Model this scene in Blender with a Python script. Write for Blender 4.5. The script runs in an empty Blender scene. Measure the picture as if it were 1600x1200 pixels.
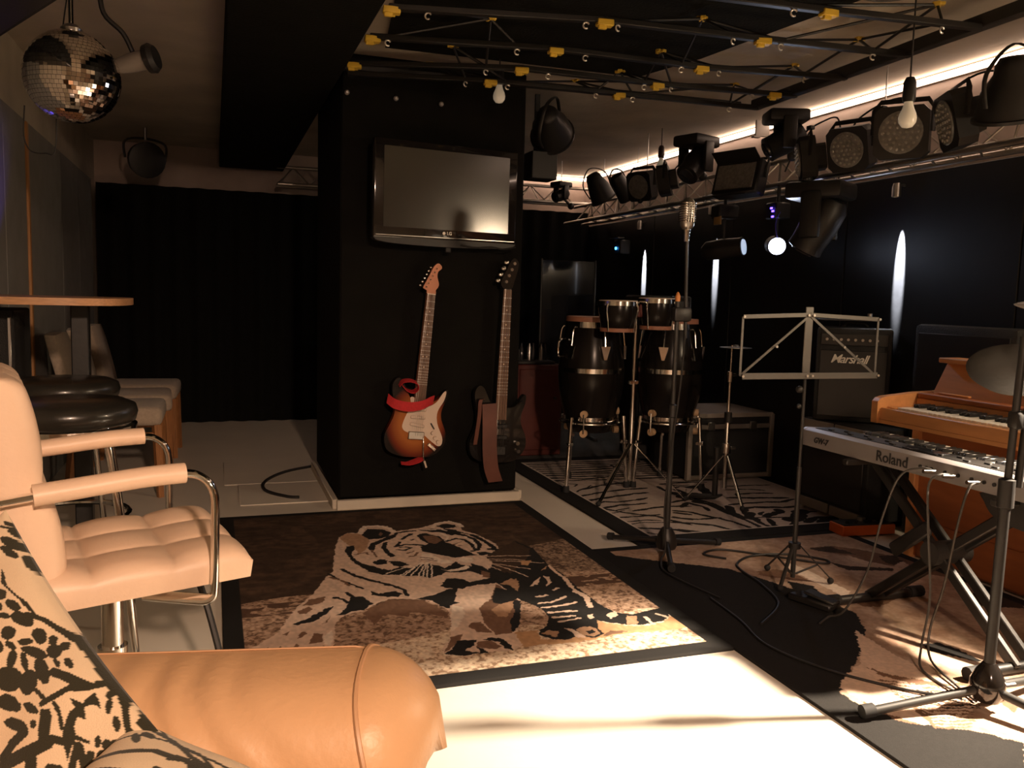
import bpy, bmesh, math, random
import numpy as np
from mathutils import Vector, Matrix, Euler

random.seed(7); np.random.seed(7)
C = bpy.context.scene.collection
SC = bpy.context.scene
PI = math.pi
R = math.radians

# ------------------------------------------------------------------ camera
cam_d = bpy.data.cameras.new('camera'); cam = bpy.data.objects.new('camera', cam_d); C.objects.link(cam)
cam_d.sensor_width = 36.0; cam_d.lens = 1330.0/1600.0*36.0
cam_d.clip_start = 0.02; cam_d.clip_end = 60
right = Vector((0.94382, -0.32934, 0.02703)); down = Vector((-0.00844, -0.10582, -0.99435)); fwd = Vector((0.33034, 0.93826, -0.10265))
cam.matrix_world = Matrix(((right.x, -down.x, -fwd.x, 0.0), (right.y, -down.y, -fwd.y, 0.0), (right.z, -down.z, -fwd.z, 1.1), (0, 0, 0, 1)))
SC.camera = cam

# ------------------------------------------------------------------ world, view, main lamps
w = bpy.data.worlds.new('world'); SC.world = w; w.use_nodes = True
w.node_tree.nodes['Background'].inputs[0].default_value = (1.0, 0.72, 0.5, 1)
w.node_tree.nodes['Background'].inputs[1].default_value = 0.004
SC.view_settings.view_transform = 'Standard'; SC.view_settings.look = 'None'
SC.view_settings.gamma = 1.0; SC.view_settings.use_curve_mapping = False
SC.view_settings.exposure = 0.0

def lamp_light(name, kind, loc, energy, color, parent=None, size=0.05, target=None, cone=60, blend=0.5):
    d = bpy.data.lights.new(name, kind); d.energy = energy; d.color = color
    if kind == 'AREA': d.size = size
    else: d.shadow_soft_size = size
    if kind == 'SPOT': d.spot_size = R(cone); d.spot_blend = blend
    o = bpy.data.objects.new(name, d); C.objects.link(o); o.location = loc
    if target is not None:
        o.rotation_euler = (Vector(target)-Vector(loc)).to_track_quat('-Z', 'Y').to_euler()
    return o

WARM = (1.0, 0.72, 0.46)
# stage lamp clamped to the right truss, just past the right edge of the view, throwing its light across the floor
lamp_light('stage_lamp_light', 'SPOT', (3.118, 1.405, 1.473), 1650, (1.0, 0.80, 0.60), size=0.04, target=(1.48, 1.87, 0.0), cone=41, blend=0.8)
# warm downlight on the ceiling behind the sofa
lamp_light('ceiling_downlight_light', 'SPOT', (0.50, -1.85, 2.10), 580, (1.0, 0.66, 0.46), size=0.09, target=(0.40, 1.75, 0.2), cone=66, blend=0.9)
# added fill lamp out of view, lights what the mirror ball and chrome reflect
lamp_light('added_fill_light', 'POINT', (2.05, -1.75, 1.42), 9, (1.0, 0.58, 0.38), size=0.05)
# blue spot low by the left wall
lamp_light('blue_spot_light', 'SPOT', (-0.66, 3.72, 1.15), 12, (0.12, 0.08, 1.0), size=0.02, target=(-0.87, 3.93, 1.33), cone=54, blend=0.3)

# ------------------------------------------------------------------ mesh helpers
def rotm(rot):
    return Euler(rot, 'XYZ').to_matrix() if rot is not None else Matrix.Identity(3)

class MB:
    def __init__(s): s.v = []; s.f = []
    def add(s, vs, fs, M=None):
        o = len(s.v)
        for p in vs:
            p = Vector(p)
            s.v.append(tuple(M @ p) if M is not None else tuple(p))
        s.f += [tuple(i+o for i in f) for f in fs]
        return s
    def box(s, c, d, bev=0.0, rot=None, seg=1):
        M = Matrix.Translation(c) @ rotm(rot).to_4x4()
        if bev <= 0:
            x, y, z = d[0]/2, d[1]/2, d[2]/2
            vs = [(-x,-y,-z),(x,-y,-z),(x,y,-z),(-x,y,-z),(-x,-y,z),(x,-y,z),(x,y,z),(-x,y,z)]
            fs = [(0,3,2,1),(4,5,6,7),(0,1,5,4),(1,2,6,5),(2,3,7,6),(3,0,4,7)]
            return s.add(vs, fs, M)
        bm = bmesh.new(); bmesh.ops.create_cube(bm, size=1.0)
        bmesh.ops.scale(bm, vec=d, verts=bm.verts)
        bmesh.ops.bevel(bm, geom=list(bm.edges), offset=min(bev, min(d)*0.49), segments=seg, profile=0.5, affect='EDGES')
        bm.verts.index_update()
        s.add([v.co.copy() for v in bm.verts], [[v.index for v in f.verts] for f in bm.faces], M); bm.free()
        return s
    def cyl(s, p0, p1, r0, r1=None, n=12):
        r1 = r0 if r1 is None else r1
        p0 = Vector(p0); p1 = Vector(p1); q = (p1-p0).to_track_quat('Z', 'Y').to_matrix()
        vs = []
        for p, r in ((p0, r0), (p1, r1)):
            for i in range(n):
                a = 2*PI*i/n; vs.append(p + q @ Vector((r*math.cos(a), r*math.sin(a), 0)))
        fs = [(i, (i+1) % n, n+(i+1) % n, n+i) for i in range(n)] + [tuple(range(n-1, -1, -1)), tuple(range(n, 2*n))]
        return s.add(vs, fs)
    def tube(s, pts, r, n=8, closed=False, flat=None, up=(0, 0, 1)):
        pts = [Vector(p) for p in pts]; m = len(pts); vs = []
        T = []
        for i in range(m):
            a = pts[(i-1) % m] if (closed or i > 0) else pts[i]
            b = pts[(i+1) % m] if (closed or i < m-1) else pts[i]
            T.append((b-a).normalized())
        u = Vector(up); u = u - T[0]*u.dot(T[0])
        if u.length < 1e-4: u = T[0].orthogonal()
        u.normalize()
        for i in range(m):
            u = u - T[i]*u.dot(T[i]); u.normalize(); wv = T[i].cross(u)
            rr = r[i] if isinstance(r, (list, tuple)) else r
            ra, rb = (rr, rr) if flat is None else (rr*flat[0], rr*flat[1])
            for k in range(n):
                a = 2*PI*k/n + PI/n
                vs.append(pts[i] + u*(ra*math.cos(a)) + wv*(rb*math.sin(a)))
        fs = []
        for i in range(m if closed else m-1):
            j = (i+1) % m
            for k in range(n): fs.append((i*n+k, i*n+(k+1) % n, j*n+(k+1) % n, j*n+k))
        if not closed: fs += [tuple(range(n-1, -1, -1)), tuple(range((m-1)*n, m*n))]
        return s.add(vs, fs)
    def lathe(s, prof, n=24, M=None, closed=False):
        vs = []; m = len(prof)
        for r, z in prof:
            for k in range(n):
                a = 2*PI*k/n; vs.append((r*math.cos(a), r*math.sin(a), z))
        fs = []
        for i in range(m if closed else m-1):
            j = (i+1) % m
            for k in range(n): fs.append((i*n+k, i*n+(k+1) % n, j*n+(k+1) % n, j*n+k))
        if not closed: fs += [tuple(range(n-1, -1, -1)), tuple(range((m-1)*n, m*n))]
        return s.add(vs, fs, M)
    def prism(s, out, depth, M=None):
        # outline in local xy, extruded along local z from 0 to depth
        n = len(out)
        vs = [(x, y, 0) for x, y in out] + [(x, y, depth) for x, y in out]
        fs = [tuple(range(n-1, -1, -1)), tuple(range(n, 2*n))] + [(i, (i+1) % n, n+(i+1) % n, n+i) for i in range(n)]
        return s.add(vs, fs, M)
    def sph(s, c, r, n=16, m=10, sc=(1, 1, 1)):
        prof = [(max(1e-4, math.sin(PI*i/m))*r, -math.cos(PI*i/m)*r) for i in range(m+1)]
        return s.lathe(prof, n, Matrix.Translation(c) @ Matrix.Diagonal((sc[0], sc[1], sc[2], 1)))
    def loft(s, rings, cap=True):
        n = len(rings[0]); vs = [p for r in rings for p in r]; fs = []
        for i in range(len(rings)-1):
            for k in range(n): fs.append((i*n+k, i*n+(k+1) % n, (i+1)*n+(k+1) % n, (i+1)*n+k))
        if cap: fs += [tuple(range(n-1, -1, -1)), tuple(range((len(rings)-1)*n, len(rings)*n))]
        return s.add(vs, fs)
    def build(s, name, mat, parent=None, loc=None, rot=None, sharp=38, **tags):
        me = bpy.data.meshes.new(name); me.from_pydata(s.v, [], s.f)
        bm = bmesh.new(); bm.from_mesh(me); bmesh.ops.recalc_face_normals(bm, faces=bm.faces); bm.to_mesh(me); bm.free()
        if sharp:
            me.polygons.foreach_set('use_smooth', [True]*len(me.polygons)); me.set_sharp_from_angle(angle=R(sharp))
        me.materials.append(mat)
        return link(name, me, parent, loc, rot, **tags)

def link(name, me, parent=None, loc=None, rot=None, **tags):
    o = bpy.data.objects.new(name, me); C.objects.link(o)
    if parent is not None: o.parent = parent
    if loc is not None: o.location = loc
    if rot is not None: o.rotation_euler = rot
    return tag(o, **tags)

def tag(o, label=None, cat=None, group=None, kind=None):
    if label: o['label'] = label
    if cat: o['category'] = cat
    if group: o['group'] = group
    if kind: o['kind'] = kind
    return o

def thing(name, label, cat, loc=(0, 0, 0), rz=0.0, group=None, rot=None):
    o = bpy.data.objects.new(name, None); C.objects.link(o); o.location = loc
    o.rotation_euler = rot if rot is not None else (0, 0, rz); o.empty_display_size = 0.1
    return tag(o, label, cat, group)

def copy_tree(o, parent=None):
    c = o.copy(); C.objects.link(c); c.parent = parent
    for ch in [x for x in o.children]: copy_tree(ch, c)
    return c

def smooth_path(pts, n=6, closed=False):
    pts = [Vector(p) for p in pts]; m = len(pts); out = []
    for i in range(m if closed else m-1):
        g = lambda k: pts[k % m] if closed else pts[max(0, min(m-1, k))]
        a, b, c, d = g(i-1), g(i), g(i+1), g(i+2)
        for k in range(n):
            t = k/n
            out.append(0.5*((2*b)+(c-a)*t+(2*a-5*b+4*c-d)*t*t+(3*b-a-3*c+d)*t**3))
    if not closed: out.append(pts[-1])
    return out

def smooth2(pts, n=4):
    return [(p.x, p.y) for p in smooth_path([(x, y, 0) for x, y in pts], n, True)]

def text_mesh(body, size, depth=0.001, shear=0.0, spacing=1.0, bold=0.0):
    cu = bpy.data.curves.new('lettering', 'FONT'); cu.body = body; cu.size = size; cu.extrude = depth; cu.shear = shear
    cu.space_character = spacing; cu.align_x = 'CENTER'; cu.align_y = 'CENTER'; cu.offset = bold; cu.resolution_u = 3
    o = bpy.data.objects.new('lettering', cu); C.objects.link(o)
    dg = bpy.context.evaluated_depsgraph_get(); me = bpy.data.meshes.new_from_object(o.evaluated_get(dg))
    bpy.data.objects.remove(o); bpy.data.curves.remove(cu)
    return me

# ------------------------------------------------------------------ materials
def mat(name, col, rough=0.5, metal=0.0, var=0.15, scale=8.0, bump=0.0, bscale=60.0, spec=0.5, coat=0.0, sheen=0.0, emit=None, estr=0.0, stretch=None, trans=0.0, col2=None):
    m = bpy.data.materials.new(name); m.use_nodes = True; nt = m.node_tree; b = nt.nodes['Principled BSDF']
    b.inputs['Roughness'].default_value = rough; b.inputs['Metallic'].default_value = metal
    b.inputs['Specular IOR Level'].default_value = spec; b.inputs['Coat Weight'].default_value = coat
    b.inputs['Sheen Weight'].default_value = sheen; b.inputs['Transmission Weight'].default_value = trans
    tc = nt.nodes.new('ShaderNodeTexCoord'); mp = nt.nodes.new('ShaderNodeMapping'); nt.links.new(tc.outputs['Object'], mp.inputs[0])
    if stretch: mp.inputs['Scale'].default_value = stretch
    nz = nt.nodes.new('ShaderNodeTexNoise'); nz.inputs['Scale'].default_value = scale; nz.inputs['Detail'].default_value = 5
    nt.links.new(mp.outputs[0], nz.inputs['Vector'])
    rp = nt.nodes.new('ShaderNodeValToRGB'); e = rp.color_ramp.elements
    lo = [max(0, c*(1-var)) for c in col]; hi = [min(1, c*(1+var)) for c in col]
    if col2: lo = list(col); hi = list(col2)
    e[0].position = 0.3; e[1].position = 0.7; e[0].color = (*lo, 1); e[1].color = (*hi, 1)
    nt.links.new(nz.outputs['Fac'], rp.inputs[0]); nt.links.new(rp.outputs[0], b.inputs['Base Color'])
    if bump > 0:
        n2 = nt.nodes.new('ShaderNodeTexNoise'); n2.inputs['Scale'].default_value = bscale; n2.inputs['Detail'].default_value = 4
        nt.links.new(mp.outputs[0], n2.inputs['Vector'])
        bp = nt.nodes.new('ShaderNodeBump'); bp.inputs['Strength'].default_value = bump; bp.inputs['Distance'].default_value = 0.01
        nt.links.new(n2.outputs['Fac'], bp.inputs['Height']); nt.links.new(bp.outputs[0], b.inputs['Normal'])
    if emit:
        b.inputs['Emission Color'].default_value = (*emit, 1); b.inputs['Emission Strength'].default_value = estr
    return m

def vcol_mat(name, rough=0.9, bump=0.3, bscale=300, sheen=0.0, spec=0.2):
    m = bpy.data.materials.new(name); m.use_nodes = True; nt = m.node_tree; b = nt.nodes['Principled BSDF']
    b.inputs['Roughness'].default_value = rough; b.inputs['Specular IOR Level'].default_value = spec; b.inputs['Sheen Weight'].default_value = sheen
    at_ = nt.nodes.new('ShaderNodeAttribute'); at_.attribute_name = 'Col'
    nt.links.new(at_.outputs['Color'], b.inputs['Base Color'])
    tc = nt.nodes.new('ShaderNodeTexCoord'); n2 = nt.nodes.new('ShaderNodeTexNoise'); n2.inputs['Scale'].default_value = bscale
    nt.links.new(tc.outputs['Object'], n2.inputs['Vector'])
    bp = nt.nodes.new('ShaderNodeBump'); bp.inputs['Strength'].default_value = bump; bp.inputs['Distance'].default_value = 0.004
    nt.links.new(n2.outputs['Fac'], bp.inputs['Height']); nt.links.new(bp.outputs[0], b.inputs['Normal'])
    return m

FELT = mat('black_felt', (0.0065, 0.006, 0.005), 0.95, bump=0.3, bscale=200, spec=0.15)
VELVET = mat('black_curtain_cloth', (0.005, 0.005, 0.0045), 0.9, bump=0.2, bscale=150, spec=0.2)
VINYL = mat('black_wall_vinyl', (0.012, 0.012, 0.013), 0.42, bump=0.05, bscale=30, spec=0.4)
BLACK = mat('black_plastic', (0.014, 0.013, 0.012), 0.45, bump=0.05)
GLOSSBLK = mat('gloss_black_lacquer', (0.012, 0.010, 0.009), 0.12, coat=0.6)
DRUMBLK = mat('black_drum_lacquer', (0.010, 0.008, 0.007), 0.22, spec=0.22)
RUBBER = mat('black_rubber', (0.012, 0.012, 0.012), 0.8)
DKGREY = mat('dark_grey_metal', (0.035, 0.034, 0.032), 0.45, metal=0.3)
TOLEX = mat('black_tolex', (0.013, 0.013, 0.012), 0.7, bump=0.5, bscale=250)
CHROME = mat('chrome', (0.78, 0.76, 0.72), 0.12, metal=1.0, var=0.05)
STEEL = mat('brushed_steel', (0.55, 0.53, 0.50), 0.3, metal=1.0, var=0.1)
ALU = mat('truss_aluminium', (0.62, 0.58, 0.52), 0.35, metal=1.0, var=0.1)
SILVER = mat('silver_plastic', (0.24, 0.22, 0.215), 0.45, metal=0.2, var=0.05)
CEIL = mat('ceiling_plaster', (0.50, 0.44, 0.35), 0.9, var=0.18, scale=2.5, bump=0.25, bscale=25)
CONC = mat('painted_concrete', (0.50, 0.40, 0.34), 0.85, var=0.2, scale=3, bump=0.3, bscale=18, stretch=(1, 0.4, 1))
GREYP = mat('grey_wall_panel', (0.22, 0.215, 0.20), 0.85, var=0.08, bump=0.1)
FLOORW = mat('white_floor_lino', (0.74, 0.68, 0.58), 0.5, var=0.04, scale=3, bump=0.06, bscale=40)
WHITEP = mat('white_painted_wood', (0.62, 0.56, 0.46), 0.55, var=0.06)
WOODB = mat('orange_batten_wood', (0.42, 0.20, 0.07), 0.5, var=0.2, stretch=(20, 20, 1))
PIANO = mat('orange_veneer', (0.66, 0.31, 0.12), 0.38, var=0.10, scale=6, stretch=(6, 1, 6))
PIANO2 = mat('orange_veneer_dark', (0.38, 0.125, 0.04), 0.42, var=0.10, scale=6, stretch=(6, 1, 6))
CHAIRW = mat('chair_leg_wood', (0.34, 0.15, 0.055), 0.45, var=0.2, stretch=(20, 20, 2))
TABLEW = mat('table_edge_wood', (0.50, 0.27, 0.13), 0.45, var=0.15, stretch=(3, 20, 20))
FABRIC = mat('beige_seat_fabric', (0.42, 0.34, 0.26), 0.95, var=0.1, scale=60, bump=0.4, bscale=300, sheen=0.2)
CREAM = mat('cream_leatherette', (0.86, 0.63, 0.46), 0.42, var=0.05, bump=0.06, bscale=150)
TAN = mat('tan_leather', (0.62, 0.375, 0.20), 0.42, var=0.06, scale=5, bump=0.10, bscale=90)
TANSEAM = mat('tan_leather_piping', (0.52, 0.30, 0.16), 0.45, var=0.06)
STOOLB = mat('black_stool_leather', (0.018, 0.017, 0.014), 0.28, bump=0.04, coat=0.2)
YEL = mat('yellow_clip_plastic', (0.72, 0.48, 0.05), 0.45, var=0.15)
HOOKM = mat('pale_hook_metal', (0.75, 0.72, 0.66), 0.3, metal=0.7)
BULBW = mat('opal_bulb_glass', (0.80, 0.74, 0.62), 0.25, var=0.02, emit=(1, 0.85, 0.6), estr=0.10)
IVORY = mat('ivory_key', (0.80, 0.76, 0.68), 0.3, var=0.03)
KEYB = mat('black_key', (0.015, 0.015, 0.016), 0.3)
ORANGE = mat('orange_painted_metal', (0.75, 0.16, 0.03), 0.4, var=0.05)
REDCAB = mat('dark_red_wood', (0.10, 0.018, 0.012), 0.5, var=0.2)
REDSTRAP = mat('red_strap_webbing', (0.55, 0.025, 0.03), 0.8, var=0.1, scale=80, bump=0.3, bscale=300)
BRSTRAP = mat('brown_leather_strap', (0.12, 0.04, 0.025), 0.6, var=0.2)
MAPLE = mat('maple_headstock', (0.58, 0.24, 0.13), 0.4, var=0.08)
ROSEW = mat('rosewood_fingerboard', (0.13, 0.065, 0.035), 0.5, var=0.2, stretch=(30, 30, 3))
PGUARD = mat('white_pickguard', (0.74, 0.60, 0.48), 0.4, var=0.03)
SKIN = mat('drum_head_skin', (0.62, 0.50, 0.38), 0.6, var=0.12)
SKINR = mat('drum_rim_red_brown', (0.34, 0.15, 0.09), 0.5, var=0.12)
PAD = mat('tan_rubber_pad', (0.50, 0.33, 0.19), 0.6)
LENS = mat('grey_lens_glass', (0.20, 0.19, 0.175), 0.3, var=0.25, scale=60)
DKLENS = mat('dark_lens_glass', (0.03, 0.03, 0.035), 0.1, coat=0.5)
LOGOW = mat('white_lettering', (0.80, 0.76, 0.68), 0.5, var=0.02)
LOGOB = mat('dark_lettering', (0.02, 0.02, 0.02), 0.5)
CABLE = mat('black_cable', (0.015, 0.014, 0.013), 0.5)
CABLEG = mat('grey_cable', (0.05, 0.045, 0.04), 0.5)
LEDSTRIP = mat('warm_led_strip', (0.9, 0.8, 0.7), 0.5, emit=(1.0, 0.72, 0.56), estr=9.0)
LAMPON = mat('lit_white_lens', (0.9, 0.9, 1), 0.3, emit=(0.72, 0.78, 1.0), estr=14.0)
BLUELED = mat('blue_led', (0.1, 0.1, 0.9), 0.3, emit=(0.10, 0.05, 1.0), estr=9.0)
CYANLED = mat('cyan_led', (0.1, 0.3, 0.9), 0.3, emit=(0.05, 0.35, 1.0), estr=9.0)
GREYTRIM = mat('grey_trim_metal', (0.24, 0.21, 0.18), 0.5, var=0.15)
MIRROR = mat('mirror_tile_glass', (0.88, 0.84, 0.80), 0.03, metal=1.0, var=0.02)
SCREEN = mat('dark_tv_panel', (0.03, 0.029, 0.023), 0.175, var=0.03, spec=1.0)
CEILBLK = mat('black_ceiling_cloth', (0.010, 0.010, 0.008), 0.95, bump=0.3, bscale=80, spec=0.1)
LENSLIT = mat('lens_painted_lit', (0.55, 0.65, 0.85), 0.2, emit=(0.6, 0.75, 1.0), estr=0.7)  # light from the neighbouring spotlight painted in as pale colour and glow
LAMPFACE = mat('lit_lamp_glass', (0.9, 0.85, 0.8), 0.3, emit=(1.0, 0.74, 0.48), estr=280.0)

# ------------------------------------------------------------------ printed patterns, one rug with a painted light streak (colour attribute on a fine grid)
PAL = {'k': (0.016, 0.015, 0.014), 'g': (0.014, 0.013, 0.012), 'd': (0.055, 0.034, 0.022), 'm': (0.19, 0.105, 0.065), 't': (0.42, 0.25, 0.15),
       'c': (0.68, 0.50, 0.385), 'w': (0.80, 0.66, 0.54), 'o': (0.50, 0.29, 0.15), 'i': (0.70, 0.56, 0.38)}

def in_poly(P, poly):
    x, y = P[:, 0], P[:, 1]; ins = np.zeros(len(P), bool); n = len(poly); j = n-1
    for i in range(n):
        xi, yi = poly[i]; xj, yj = poly[j]
        if yi != yj:
            c = ((yi > y) != (yj > y)) & (x < (xj-xi)*(y-yi)/(yj-yi)+xi); ins ^= c
        j = i
    return ins

def paint(P, col, items):
    for c, wd, pts in items:
        a = np.array(pts, float); pad = max(wd, 1)
        sel = np.where((P[:, 0] >= a[:, 0].min()-pad) & (P[:, 0] <= a[:, 0].max()+pad) & (P[:, 1] >= a[:, 1].min()-pad) & (P[:, 1] <= a[:, 1].max()+pad))[0]
        if len(sel) == 0: continue
        Q = P[sel]
        if wd == 0: ins = in_poly(Q, pts)
        else:
            ins = np.zeros(len(Q), bool)
            for k in range(len(a)-1):
                p, q = a[k], a[k+1]; d = q-p; L = max(1e-9, d @ d)
                t = np.clip(((Q-p) @ d)/L, 0, 1); e = Q-(p+t[:, None]*d)
                ins |= (e[:, 0]**2+e[:, 1]**2) < wd*wd
        col[sel[ins]] = PAL[c]
    return col

def vnoise(x, y, s, seed=0):
    # smooth value noise on arrays
    x = x*s; y = y*s; xi = np.floor(x).astype(np.int64); yi = np.floor(y).astype(np.int64); fx = x-xi; fy = y-yi
    def h(a, b):
        n = (a*374761393+b*668265263+seed*974711) & 0x7fffffff; n = ((n ^ (n >> 13))*1274126177) & 0x7fffffff
        return ((n ^ (n >> 16)) & 0xffff)/65535.0
    u = fx*fx*(3-2*fx); v = fy*fy*(3-2*fy)
    return (h(xi, yi)*(1-u)+h(xi+1, yi)*u)*(1-v)+(h(xi, yi+1)*(1-u)+h(xi+1, yi+1)*u)*v

def grid_mesh(name, W, D, step, colfun, thick, material):
    nx = int(W/step)+1; ny = int(D/step)+1
    xs = np.linspace(0, W, nx); ys = np.linspace(0, D, ny); X, Y = np.meshgrid(xs, ys)
    P = np.stack([X.ravel(), Y.ravel()], 1); Z = np.full(len(P), thick)
    co = np.column_stack([P, Z]); i = np.arange(nx*ny).reshape(ny, nx)
    q = np.stack([i[:-1, :-1], i[:-1, 1:], i[1:, 1:], i[1:, :-1]], -1).reshape(-1, 4)
    # skirt
    edge = list(i[0, :])+list(i[1:, -1])+list(i[-1, -2::-1])+list(i[-2:0:-1, 0]); edge = np.array(edge)
    lo = co[edge].copy(); lo[:, 2] = 0; n0 = len(co); co = np.vstack([co, lo]); k = np.arange(len(edge)); k2 = (k+1) % len(edge)
    sk = np.stack([edge[k], n0+k, n0+k2, edge[k2]], -1); q = np.vstack([q, sk])
    me = bpy.data.meshes.new(name); me.vertices.add(len(co)); me.vertices.foreach_set('co', co.ravel())
    me.loops.add(q.size); me.loops.foreach_set('vertex_index', q.ravel().astype(np.int32))
    me.polygons.add(len(q)); me.polygons.foreach_set('loop_start', np.arange(0, q.size, 4, dtype=np.int32))
    me.update(calc_edges=True); me.validate()
    cols = colfun(P*1000.0)
    cols = np.vstack([cols, cols[edge]])
    ca = me.color_attributes.new('Col', 'FLOAT_COLOR', 'POINT')
    ca.data.foreach_set('color', np.column_stack([cols, np.ones(len(cols))]).ravel().astype(np.float32))
    me.materials.append(material)
    return me
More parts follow.
